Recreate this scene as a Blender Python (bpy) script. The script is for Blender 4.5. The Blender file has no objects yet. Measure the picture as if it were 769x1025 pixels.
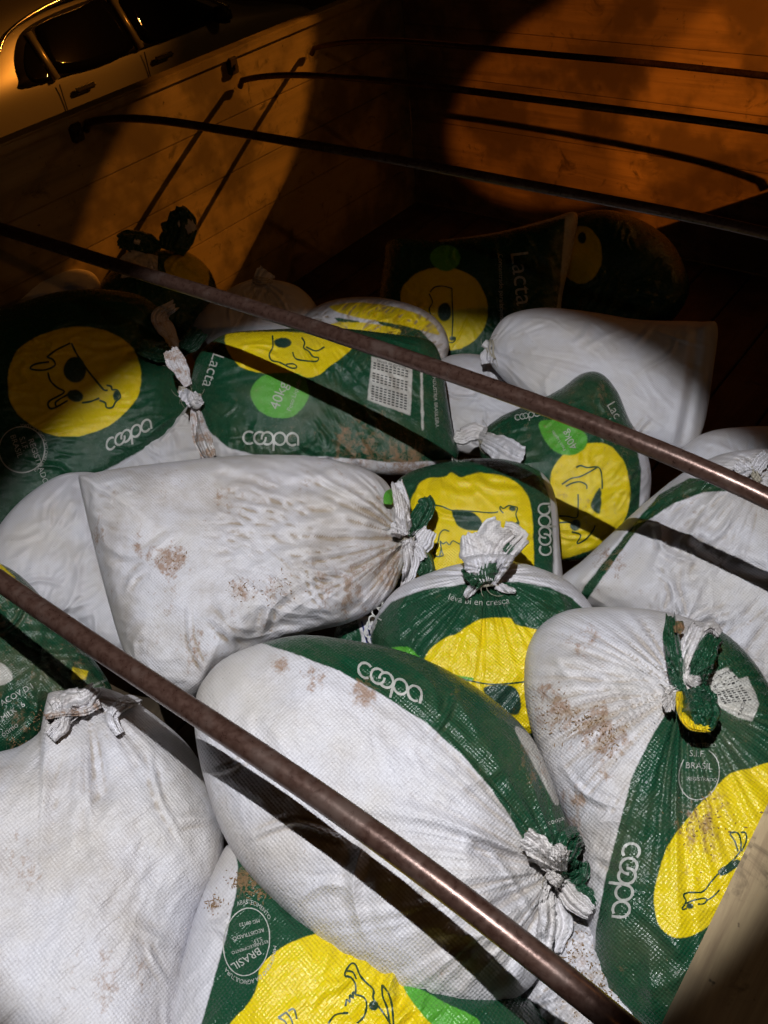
import bpy, bmesh, math, random
import numpy as np
from mathutils import Vector, Matrix

# ------------------------------------------------------------------ camera, world, lamps
S = bpy.context.scene
COL = S.collection
F = 905.0                       # focal length in photo pixels
PW, PH = 769.0, 1025.0
CAM = np.array([0.0, 0.0, 2.8])  # ground is z = 0


def _unit(v):
    v = np.asarray(v, float)
    return v / np.linalg.norm(v)


_Y = _unit([1358 - PW / 2, 416 + PH / 2, -F])          # truck's length
_X = -_unit([-1050 - PW / 2, 110 + PH / 2, -F])        # across the truck
_X = _unit(_X - (_X @ _Y) * _Y)
_Z = np.cross(_X, _Y)
ROT = np.array([_X, _Y, _Z])

cd = bpy.data.cameras.new('camera')
cam = bpy.data.objects.new('camera', cd)
COL.objects.link(cam)
cd.sensor_fit = 'HORIZONTAL'
cd.sensor_width = 36
cd.lens = 36 * F / PW
cd.clip_start = 0.02
cd.clip_end = 500
m = Matrix([list(r) for r in ROT]).to_4x4()
m.translation = Vector(CAM)
cam.matrix_world = m
S.camera = cam

wd = bpy.data.worlds.new('World')
S.world = wd
wd.use_nodes = True
nt = wd.node_tree
bg = nt.nodes['Background']
sky = nt.nodes.new('ShaderNodeTexSky')
sky.sky_type = 'NISHITA'
sky.sun_disc = False
sky.sun_elevation = math.radians(-6)
sky.sun_rotation = math.radians(120)
mixn = nt.nodes.new('ShaderNodeMix')
mixn.data_type = 'RGBA'
mixn.inputs[0].default_value = 0.9
nt.links.new(sky.outputs[0], mixn.inputs[6])
mixn.inputs[7].default_value = (0.9, 0.42, 0.14, 1)      # town glow in the night sky
nt.links.new(mixn.outputs[2], bg.inputs[0])
bg.inputs[1].default_value = 0.0022

S.view_settings.view_transform = 'Standard'
S.view_settings.look = 'None'
S.view_settings.exposure = 0
S.view_settings.gamma = 1


def ray(u, v):
    u = np.asarray(u, float)
    v = np.asarray(v, float)
    d = np.stack([u - PW / 2, -(v - PH / 2), -F + 0 * u], -1)
    d = d / np.linalg.norm(d, axis=-1, keepdims=True)
    return d @ ROT.T


def proj(P):
    c = (P - CAM) @ ROT
    k = F / -c[..., 2]
    return np.stack([PW / 2 + c[..., 0] * k, PH / 2 - c[..., 1] * k], -1)


def cam_off(right, up, back=0):
    return CAM + ROT @ np.array([right, up, back])


def lamp(name, kind, loc, target, energy, color, **kw):
    d = bpy.data.lights.new(name, kind)
    o = bpy.data.objects.new(name, d)
    COL.objects.link(o)
    o.location = loc
    if target is not None:
        o.rotation_euler = (Vector(target) - Vector(loc)).to_track_quat('-Z', 'Y').to_euler()
    d.energy = energy
    d.color = color
    for k, v in kw.items():
        setattr(d, k, v)
    return o


TORCH = cam_off(-0.2, 0.68, 0.5)
tt = CAM + ray(364, 628) * 1.75
lamp('hand_torch', 'SPOT', TORCH, tt, 208, (0.965, 0.975, 1.0), spot_size=math.radians(42.5), spot_blend=0.2,
     shadow_soft_size=0.006)
lamp('hand_torch_spill', 'SPOT', TORCH, tt, 3.2, (1.0, 0.96, 0.88), spot_size=math.radians(86), spot_blend=0.9,
     shadow_soft_size=0.02)
ORANGE = (1.0, 0.32, 0.03)

# ------------------------------------------------------------------ noise
_rng = np.random.RandomState(7)
_perm = _rng.permutation(256)
_perm = np.concatenate([_perm, _perm])
_ga = _rng.rand(256) * 2 * np.pi
_gx, _gy = np.cos(_ga), np.sin(_ga)


def perlin(x, y, seed=0):
    x = np.asarray(x, float) + seed * 17.31
    y = np.asarray(y, float) + seed * 5.77
    xi = np.floor(x).astype(int)
    yi = np.floor(y).astype(int)
    xf, yf = x - xi, y - yi
    u = xf * xf * xf * (xf * (xf * 6 - 15) + 10)
    v = yf * yf * yf * (yf * (yf * 6 - 15) + 10)

    def g(ix, iy, dx, dy):
        h = _perm[_perm[ix & 255] + (iy & 255)]
        return _gx[h] * dx + _gy[h] * dy
    a = g(xi, yi, xf, yf)
    b = g(xi + 1, yi, xf - 1, yf)
    c = g(xi, yi + 1, xf, yf - 1)
    d = g(xi + 1, yi + 1, xf - 1, yf - 1)
    return (a + u * (b - a) + v * ((c + u * (d - c)) - (a + u * (b - a)))) * 1.5


def ridge(x, y, seed=0):
    return 1 - 2 * np.minimum(np.abs(perlin(x, y, seed)) * 1.6, 1)


def catmull(pts, n=12, closed=True):
    P = np.array(pts, float)
    N = len(P)
    out = []
    rng = range(N) if closed else range(N - 1)
    for i in rng:
        if closed:
            p0, p1, p2, p3 = P[(i - 1) % N], P[i], P[(i + 1) % N], P[(i + 2) % N]
        else:
            p0, p1, p2, p3 = P[max(i - 1, 0)], P[i], P[i + 1], P[min(i + 2, N - 1)]
        for t in np.arange(n) / n:
            out.append(0.5 * ((2 * p1) + (-p0 + p2) * t + (2 * p0 - 5 * p1 + 4 * p2 - p3) * t * t
                              + (-p0 + 3 * p1 - 3 * p2 + p3) * t ** 3))
    if not closed:
        out.append(P[-1])
    return np.array(out)


def sdf(px, poly):
    """signed distance (photo pixels) of points px (N,2) to a closed polygon, negative inside"""
    A = poly
    B = np.roll(poly, -1, 0)
    x, y = px[:, 0], px[:, 1]
    best = np.full(len(px), 1e9)
    ins = np.zeros(len(px), bool)
    for (ax, ay), (bx, by) in zip(A, B):
        ex, ey = bx - ax, by - ay
        L = ex * ex + ey * ey + 1e-12
        t = np.clip(((x - ax) * ex + (y - ay) * ey) / L, 0, 1)
        d = (x - ax - t * ex) ** 2 + (y - ay - t * ey) ** 2
        best = np.minimum(best, d)
        c = ((ay > y) != (by > y))
        if ey != 0:
            ins ^= c & (x < ax + (y - ay) * ex / ey)
    best = np.sqrt(best)
    return np.where(ins, -best, best)


# ------------------------------------------------------------------ mesh helpers
def link_mesh(name, verts, faces, mats, parent=None, smooth=True, attrs=None, uv=None):
    me = bpy.data.meshes.new(name)
    verts = np.asarray(verts, np.float32)
    if isinstance(faces, np.ndarray):
        n, k = faces.shape
        me.vertices.add(len(verts))
        me.vertices.foreach_set('co', verts.ravel())
        me.loops.add(n * k)
        me.loops.foreach_set('vertex_index', faces.ravel().astype(np.int32))
        me.polygons.add(n)
        me.polygons.foreach_set('loop_start', np.arange(0, n * k, k, dtype=np.int32))
        me.polygons.foreach_set('loop_total', np.full(n, k, np.int32))
        me.update(calc_edges=True)
        me.validate()
    else:
        me.from_pydata([tuple(v) for v in verts.tolist()], [], faces)
        me.update()
    me.polygons.foreach_set('use_smooth', np.full(len(me.polygons), smooth))
    if not isinstance(mats, (list, tuple)):
        mats = [mats]
    for mm in mats:
        me.materials.append(mm)
    if attrs:
        for k, a in attrs.items():
            at = me.attributes.new(k, 'FLOAT', 'POINT')
            at.data.foreach_set('value', np.asarray(a, np.float32))
    if uv is not None:
        at = me.attributes.new('weave', 'FLOAT_VECTOR', 'POINT')
        v3 = np.zeros((len(verts), 3), np.float32)
        v3[:, :2] = uv
        at.data.foreach_set('vector', v3.ravel())
    o = bpy.data.objects.new(name, me)
    COL.objects.link(o)
    if parent is not None:
        o.parent = parent
        o.matrix_parent_inverse = Matrix.Translation(-parent.location)
    return o


def tag(o, label=None, cat=None, group=None, kind=None):
    if label:
        o['label'] = label
    if cat:
        o['category'] = cat
    if group:
        o['group'] = group
    if kind:
        o['kind'] = kind
    return o


def empty(name, loc, label, cat, group=None):
    o = bpy.data.objects.new(name, None)
    COL.objects.link(o)
    o.location = loc
    o.empty_display_size = 0.1
    tag(o, label, cat, group)
    return o


class MB:
    """small mesh collector"""

    def __init__(s):
        s.v = []
        s.f = []

    def box(s, lo, hi, bev=0.0):
        bm = bmesh.new()
        bmesh.ops.create_cube(bm, size=1)
        lo, hi = np.array(lo, float), np.array(hi, float)
        c, d = (lo + hi) / 2, hi - lo
        for v in bm.verts:
            v.co = Vector((c[0] + v.co.x * d[0], c[1] + v.co.y * d[1], c[2] + v.co.z * d[2]))
        if bev:
            bmesh.ops.bevel(bm, geom=list(bm.edges), offset=bev, segments=2, affect='EDGES')
        s.add_bm(bm)
        return s

    def add_bm(s, bm):
        o = len(s.v)
        bm.verts.index_update()
        s.v += [tuple(v.co) for v in bm.verts]
        s.f += [tuple(v.index + o for v in f.verts) for f in bm.faces]
        bm.free()

    def tube(s, pts, r, n=10, cap=True):
        P = np.array(pts, float)
        N = len(P)
        R = np.full(N, r) if np.isscalar(r) else np.array(r, float)
        T = np.gradient(P, axis=0)
        T /= np.linalg.norm(T, axis=1, keepdims=True) + 1e-12
        up = np.array([0, 0, 1.0])
        if abs(T[0] @ up) > .9:
            up = np.array([1.0, 0, 0])
        a = np.cross(T[0], up)
        a /= np.linalg.norm(a)
        o = len(s.v)
        for i in range(N):
            a = a - (a @ T[i]) * T[i]
            a /= np.linalg.norm(a)
            b = np.cross(T[i], a)
            for j in range(n):
                t = 2 * math.pi * j / n
                s.v.append(tuple(P[i] + R[i] * (a * math.cos(t) + b * math.sin(t))))
        for i in range(N - 1):
            for j in range(n):
                k = (j + 1) % n
                s.f.append((o + i * n + j, o + i * n + k, o + (i + 1) * n + k, o + (i + 1) * n + j))
        if cap:
            s.f.append(tuple(o + j for j in range(n))[::-1])
            s.f.append(tuple(o + (N - 1) * n + j for j in range(n)))
        return s

    def build(s, name, mat, parent=None, smooth=False):
        return link_mesh(name, np.array(s.v), s.f, mat, parent, smooth)


# ------------------------------------------------------------------ materials
class NG:
    def __init__(s, name):
        s.m = bpy.data.materials.new(name)
        s.m.use_nodes = True
        s.t = s.m.node_tree
        s.b = s.t.nodes['Principled BSDF']

    def n(s, typ, **kw):
        x = s.t.nodes.new(typ)
        for k, v in kw.items():
            setattr(x, k, v)
        return x

    def l(s, a, b):
        s.t.links.new(a, b)

    def math(s, op, a, b=None, c=None, clamp=False):
        x = s.n('ShaderNodeMath', operation=op)
        x.use_clamp = clamp
        for i, q in enumerate((a, b, c)):
            if q is None:
                continue
            if isinstance(q, (int, float)):
                x.inputs[i].default_value = q
            else:
                s.l(q, x.inputs[i])
        return x.outputs[0]

    def mix(s, f, a, b):
        x = s.n('ShaderNodeMix', data_type='RGBA')
        for i, q in ((0, f), (6, a), (7, b)):
            if isinstance(q, (int, float)):
                x.inputs[i].default_value = q
            elif isinstance(q, tuple):
                x.inputs[i].default_value = (*q, 1) if len(q) == 3 else q
            else:
                s.l(q, x.inputs[i])
        return x.outputs[2]

    def attr(s, name, vec=False):
        x = s.n('ShaderNodeAttribute', attribute_name=name)
        return x.outputs['Vector' if vec else 'Fac']

    def noise(s, vec, scale, detail=4, rough=.6, dist=0.0):
        x = s.n('ShaderNodeTexNoise')
        if vec is not None:
            s.l(vec, x.inputs['Vector'])
        x.inputs['Scale'].default_value = scale
        x.inputs['Detail'].default_value = detail
        x.inputs['Roughness'].default_value = rough
        x.inputs['Distortion'].default_value = dist
        return x.outputs['Fac']

    def ramp(s, f, lo, hi):
        x = s.n('ShaderNodeMapRange')
        x.interpolation_type = 'SMOOTHSTEP'
        s.l(f, x.inputs[0])
        x.inputs[1].default_value = lo
        x.inputs[2].default_value = hi
        return x.outputs[0]

    def bump(s, h, strength, dist, prev=None):
        x = s.n('ShaderNodeBump')
        x.inputs['Strength'].default_value = strength
        x.inputs['Distance'].default_value = dist
        s.l(h, x.inputs['Height'])
        if prev is not None:
            s.l(prev, x.inputs['Normal'])
        return x.outputs[0]


WHITE = (0.60, 0.595, 0.64)
GREEN = (0.002, 0.050, 0.019)
YELLOW = (0.76, 0.60, 0.002)
LIME = (0.085, 0.36, 0.03)
INK = (0.010, 0.045, 0.030)
PALE = (0.50, 0.50, 0.47)


def sack_material():
    g = NG('woven_sack')
    geo = g.n('ShaderNodeNewGeometry')
    pos = geo.outputs['Position']
    wob = g.math('MULTIPLY', g.math('SUBTRACT', g.noise(pos, 260, 2), .5), 1.1)
    wob2 = g.math('MULTIPLY', g.math('SUBTRACT', g.noise(pos, 28, 2), .5), 3.0)
    w = g.math('ADD', wob, wob2)
    tone = g.noise(pos, 6, 4)
    col = g.mix(g.ramp(tone, .35, .7), WHITE, (0.55, 0.52, 0.50))
    printed = None
    for name, c, c2 in (('green', GREEN, (0.004, 0.054, 0.026)), ('yellow', YELLOW, (0.66, 0.48, 0.003)),
                        ('lime', LIME, (0.07, 0.30, 0.03)), ('ink', INK, INK), ('pale', PALE, (0.42, 0.40, 0.36))):
        d = g.math('ADD', g.attr(name), w)
        f = g.math('SUBTRACT', 0.5, g.math('MULTIPLY', d, .7), clamp=True)
        col = g.mix(f, col, g.mix(tone, c, c2))
        if name == 'green':
            printed = f
    # rubbed ink: fine scratches where the white tape shows through the print
    wv = g.attr('weave', True)
    mp = g.n('ShaderNodeMapping')
    mp.inputs['Scale'].default_value = (1, .18, 1)
    g.l(wv, mp.inputs[0])
    scr = g.noise(mp.outputs[0], 220, 3, .7)
    wear = g.math('MULTIPLY', g.ramp(scr, .62, .78), g.ramp(g.noise(pos, 14, 3), .5, .68))
    wear = g.math('MULTIPLY', wear, g.attr('wear'))
    col = g.mix(wear, col, (0.45, 0.44, 0.40))
    # dirt: brown smears and specks, plus a faint overall film
    n1 = g.noise(pos, 75, 6, .72, 0.4)
    mp2 = g.n('ShaderNodeMapping')
    mp2.inputs['Scale'].default_value = (1, .35, 1)
    mp2.inputs['Rotation'].default_value = (0, 0, .6)
    g.l(g.attr('weave', True), mp2.inputs[0])
    n2 = g.noise(mp2.outputs[0], 30, 6, .7, .8)
    nn = g.math('ADD', g.math('MULTIPLY', n1, .55), g.math('MULTIPLY', n2, .45))
    dirt = g.attr('dirt')
    f = g.math('SUBTRACT', nn, g.math('SUBTRACT', .68, g.math('MULTIPLY', dirt, .30)))
    f = g.math('MULTIPLY', f, 9.0, clamp=True)
    mud = g.mix(g.noise(pos, 130, 3), (0.20, 0.085, 0.035), (0.32, 0.19, 0.10))
    col = g.mix(g.math('MULTIPLY', f, .8), col, mud)
    spk = g.noise(pos, 190, 2, .5)
    sp2 = g.math('MULTIPLY', g.math('SUBTRACT', spk, .735), 30, clamp=True)
    col = g.mix(g.math('MULTIPLY', sp2, .55), col, (0.16, 0.11, 0.07))
    film = g.math('MULTIPLY', g.ramp(g.noise(pos, 9, 6, .7), .4, .75), g.attr('grime'))
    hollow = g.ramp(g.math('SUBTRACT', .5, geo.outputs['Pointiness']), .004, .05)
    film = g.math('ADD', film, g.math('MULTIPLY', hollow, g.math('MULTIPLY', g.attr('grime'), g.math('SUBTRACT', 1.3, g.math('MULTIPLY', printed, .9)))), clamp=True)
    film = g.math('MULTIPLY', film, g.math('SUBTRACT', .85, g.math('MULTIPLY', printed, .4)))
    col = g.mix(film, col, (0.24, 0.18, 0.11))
    # weave: flat tapes crossing
    sep = g.n('ShaderNodeSeparateXYZ')
    g.l(wv, sep.inputs[0])
    k = 2 * math.pi / 0.0062
    wig = g.math('MULTIPLY', g.math('SUBTRACT', g.noise(wv, 30, 3), .5), 5.0)
    sx = g.math('SINE', g.math('ADD', wig, g.math('MULTIPLY', sep.outputs[0], k)))
    sy = g.math('SINE', g.math('SUBTRACT', g.math('MULTIPLY', sep.outputs[1], k), wig))
    wvh = g.math('MULTIPLY', sx, sy)
    col = g.mix(g.math('MULTIPLY', g.math('SUBTRACT', .35, wvh, clamp=True), .13), col, (0.10, 0.09, 0.08))
    g.l(col, g.b.inputs['Base Color'])
    rg = g.math('ADD', g.math('MULTIPLY', printed, -.20), .46)
    rg = g.math('ADD', rg, g.math('MULTIPLY', f, .25))
    rg = g.math('ADD', rg, g.math('MULTIPLY', g.math('SUBTRACT', g.noise(pos, 90, 2), .5), .25))
    g.l(rg, g.b.inputs['Roughness'])
    g.b.inputs['Specular IOR Level'].default_value = .46
    b1 = g.bump(wvh, .42, .0009)
    b2 = g.bump(g.noise(pos, 48, 5, .6, .8), .6, .0045, b1)
    b3 = g.bump(g.noise(wv, 300, 3, .6), .6, .001, b2)
    g.l(b3, g.b.inputs['Normal'])
    return g.m


def ink_material(name, c, rough=.45, fray=0.0):
    g = NG(name)
    geo = g.n('ShaderNodeNewGeometry')
    n = g.noise(geo.outputs['Position'], 300, 3)
    g.l(g.mix(n, c, tuple(x * .55 for x in c)), g.b.inputs['Base Color'])
    g.b.inputs['Roughness'].default_value = rough
    return g.m


def wood_material(name, c1, c2, axis=1, scale=6, rough=.6):
    g = NG(name)
    geo = g.n('ShaderNodeNewGeometry')
    mp = g.n('ShaderNodeMapping')
    sc = [scale * 9, scale * 9, scale * 9]
    sc[axis] = scale * .6
    mp.inputs['Scale'].default_value = sc
    g.l(geo.outputs['Position'], mp.inputs[0])
    n = g.noise(mp.outputs[0], 1.0, 6, .65, 1.2)
    big = g.noise(geo.outputs['Position'], 3.2, 4)
    c = g.mix(g.ramp(n, .35, .7), c1, c2)
    c = g.mix(g.ramp(big, .42, .62), c, tuple(x * .38 for x in c1))
    c = g.mix(g.ramp(g.noise(geo.outputs['Position'], 11, 5, .7, 1.0), .55, .72), c, tuple(x * .5 for x in c2))
    spk = g.ramp(g.noise(geo.outputs['Position'], 38, 3, .6), .68, .74)
    c = g.mix(spk, c, tuple(x * .22 for x in c1))
    g.l(c, g.b.inputs['Base Color'])
    g.b.inputs['Roughness'].default_value = rough
    g.l(g.bump(n, .4, .003), g.b.inputs['Normal'])
    return g.m


def rust_material():
    g = NG('rusty_pipe')
    geo = g.n('ShaderNodeNewGeometry')
    p = geo.outputs['Position']
    n = g.noise(p, 120, 5, .6, .3)
    n2 = g.noise(p, 22, 4, .6)
    c = g.mix(g.ramp(n, .38, .62), (0.060, 0.030, 0.022), (0.090, 0.050, 0.038))
    c = g.mix(g.ramp(n2, .5, .72), c, (0.12, 0.080, 0.066))
    g.l(c, g.b.inputs['Base Color'])
    g.b.inputs['Metallic'].default_value = .5
    g.l(g.math('ADD', g.math('MULTIPLY', n, .25), .18), g.b.inputs['Roughness'])
    g.l(g.bump(n, .3, .0008), g.b.inputs['Normal'])
    return g.m


def plain(name, c, rough=.6, metal=0.0, noise_amt=.3, sc=20, coat=0.0):
    g = NG(name)
    geo = g.n('ShaderNodeNewGeometry')
    n = g.noise(geo.outputs['Position'], sc, 5)
    g.l(g.mix(n, c, tuple(x * (1 - noise_amt) for x in c)), g.b.inputs['Base Color'])
    g.b.inputs['Roughness'].default_value = rough
    g.b.inputs['Metallic'].default_value = metal
    g.b.inputs['Coat Weight'].default_value = coat
    return g.m


def glow(name, c, s):
    g = NG(name)
    g.b.inputs['Base Color'].default_value = (0, 0, 0, 1)
    g.b.inputs['Emission Color'].default_value = (*c, 1)
    g.b.inputs['Emission Strength'].default_value = s
    return g.m


M_SACK = sack_material()
M_WINK = ink_material('white_ink', (0.50, 0.50, 0.46))
M_GINK = ink_material('green_ink', (0.018, 0.06, 0.03))
M_BINK = ink_material('black_ink', (0.05, 0.05, 0.05))
M_CORD = ink_material('cord', (0.42, 0.38, 0.30), .7)
M_RUST = rust_material()

# ------------------------------------------------------------------ setting
ground = MB().box((-60, -60, -.3), (60, 60, 0)).build('ground', plain('dirt_ground', (0.07, 0.05, 0.035), .9, sc=4))
tag(ground, kind='structure')

Z0 = CAM[2]
ZT = Z0 - 0.90     # wall top
XL, XR, YH, YT = -2.66, -0.048, 3.5, -1.6
ZF = Z0 - 1.85     # bed floor
M_PLANK = wood_material('painted_planks', (0.30, 0.24, 0.12), (0.17, 0.14, 0.07), 1, .8)
M_PLANKX = wood_material('headboard_planks', (0.36, 0.22, 0.10), (0.22, 0.13, 0.06), 0, 2.0)
M_NEAR = wood_material('near_plank', (0.42, 0.32, 0.18), (0.24, 0.17, 0.095), 1, 3.0)
M_FLOOR = wood_material('bed_boards', (0.12, 0.085, 0.05), (0.07, 0.05, 0.03), 1, 2.0)
M_IRON = plain('dark_iron', (0.035, 0.028, 0.022), .55, .4)
M_TYRE = plain('tyre_rubber', (0.02, 0.02, 0.02), .85)


def sidewall(x0, x1, mat, label, stakes, ZT=ZT, ledge=0.0):
    r = empty('truck_side_wall', (x0, 0, ZF), label, 'truck side')
    inner = 1 if x0 < -1 else -1
    m1 = MB()
    n = 5
    h = (ZT - ZF) / n
    for i in range(n):
        m1.box((x0, YT, ZF + i * h + .004), (x1, YH, ZF + (i + 1) * h + .002), .002)
    m1.build('plank_panel', mat, r)
    if ledge:
        MB().box((x0 - .008, YT, ZT), (x0 + ledge, YH, ZT + .03), .005).build('ledge_board', mat, r)
    else:
        MB().box((x0 - .012, YT, ZT), (x1 + .012, YH, ZT + .035), .006).build('top_rail', mat, r)
    xi = x1 if inner == 1 else x0
    for y in stakes:
        b = MB()
        b.box((xi - .004 if inner > 0 else xi - .022, y - .02, ZT - .045), (xi + .022 if inner > 0 else xi + .004, y + .02, ZT + .012), .004)
        o = b.build('stake_pocket', M_IRON, r)
        for dz in (-.02,):
            q = MB()
            xx = xi + .022 if inner > 0 else xi - .022
            q.tube([(xx - .002, y, ZT + dz), (xx + .010, y, ZT + dz)], .009, 8)
            q.build('bolt', M_IRON, o)
    return r


BOWY = [0.315, 1.03, 1.75]
left = sidewall(XL - .04, XL, M_PLANK, 'tan painted plank side wall of the truck bed lit orange, farther of the two sides', [1.72, 2.44, 1.0])
right = sidewall(XR, XR + .04, M_NEAR, 'worn brown wooden side board of the truck bed at the lower right corner', [], Z0 - 1.03, .34)

hb = empty('truck_headboard', ((XL + XR) / 2, YH, ZF), 'dark orange lit plank headboard closing the far end of the truck bed', 'headboard')
mm_ = MB()
for i in range(5):
    h = (ZT - ZF + .06) / 5
    mm_.box((XL, YH, ZF + i * h + .004), (XR, YH + .04, ZF + (i + 1) * h + .002), .002)
mm_.build('plank_panel', M_PLANKX, hb)
MB().box((XL, YH - .01, ZT + .06), (XR, YH + .05, ZT + .10), .006).build('top_rail', M_PLANKX, hb)

bed = empty('truck_bed', ((XL + XR) / 2, 1, ZF), 'dark boarded floor of the truck bed under the pile of sacks', 'truck bed')
mm_ = MB()
nb = 14
wb = (XR - XL) / nb
for i in range(nb):
    mm_.box((XL + i * wb + .003, YT, ZF - .05), (XL + (i + 1) * wb - .003, YH, ZF), .003)
mm_.build('floor_boards', M_FLOOR, bed)
for x in (-2.2, -.5):
    MB().box((x - .06, YT, ZF - .3), (x + .06, YH, ZF - .053), .01).build('chassis_beam', M_IRON, bed)
for x in (-2.35, -.35):
    for y in (-.6, 2.6):
        w = MB()
        pts = [(x + .45 * 0, y + .37 * math.cos(a), .44 + .37 * math.sin(a)) for a in np.linspace(0, 2 * math.pi, 33)]
        w.tube(pts, .12, 10, False)
        o = w.build('wheel', M_TYRE, bed, True)
        MB().tube([(x - .08, y, .44), (x + .08, y, .44)], .26, 24).build('rim', M_IRON, o, True)


def bow(y, dz, r, label, rise=.075, xa=XL + .02, xb=XR - .0, lean=0.0):
    xs = np.concatenate([[xa], np.linspace(xa + .02, xb - .02, 60), [xb]])
    mid, hw = (xa + xb) / 2, (xb - xa) / 2
    t = (xs - mid) / hw
    z = Z0 - .9 + dz + rise * (1 - np.abs(t) ** 5.0)
    z[0] -= .02
    z[-1] -= .09 if y < 1.5 else .02
    wig = np.array([perlin(x * 1.3, y * 3, 4) for x in xs]) * .006
    P = np.stack([xs, y + wig + lean * (1 - t ** 2), z + wig * .6], 1)
    b = MB().tube(P, r, 18)
    o = b.build('tarp_bow', M_RUST, None, True)
    tag(o, label, 'tarp bow', 'rusty tarp bows across the truck bed')
    return o


bow(BOWY[0], 0, .0138, 'thick rusty pipe bow nearest the front, crossing the lowest white sacks')
bow(BOWY[1], 0, .0148, 'rusty pipe bow crossing just above the sack with the green weight spot')
bow(BOWY[2], 0, .0118, 'dark rusty bow bending down at the wooden side wall beside the car door', .07)
bow(2.45, -.07, .0105, 'dark thin bow in front of the orange headboard, between two other dark bows', .07)
bow(2.86, -.07, .0100, 'farthest dark bow, highest in front of the orange headboard', .07)

# ------------------------------------------------------------------ sacks
ZP = 1.34      # how far below the camera the top of the pile lies on average
KEYS = ('green', 'yellow', 'lime', 'ink', 'pale')
_seed = [0]


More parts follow.
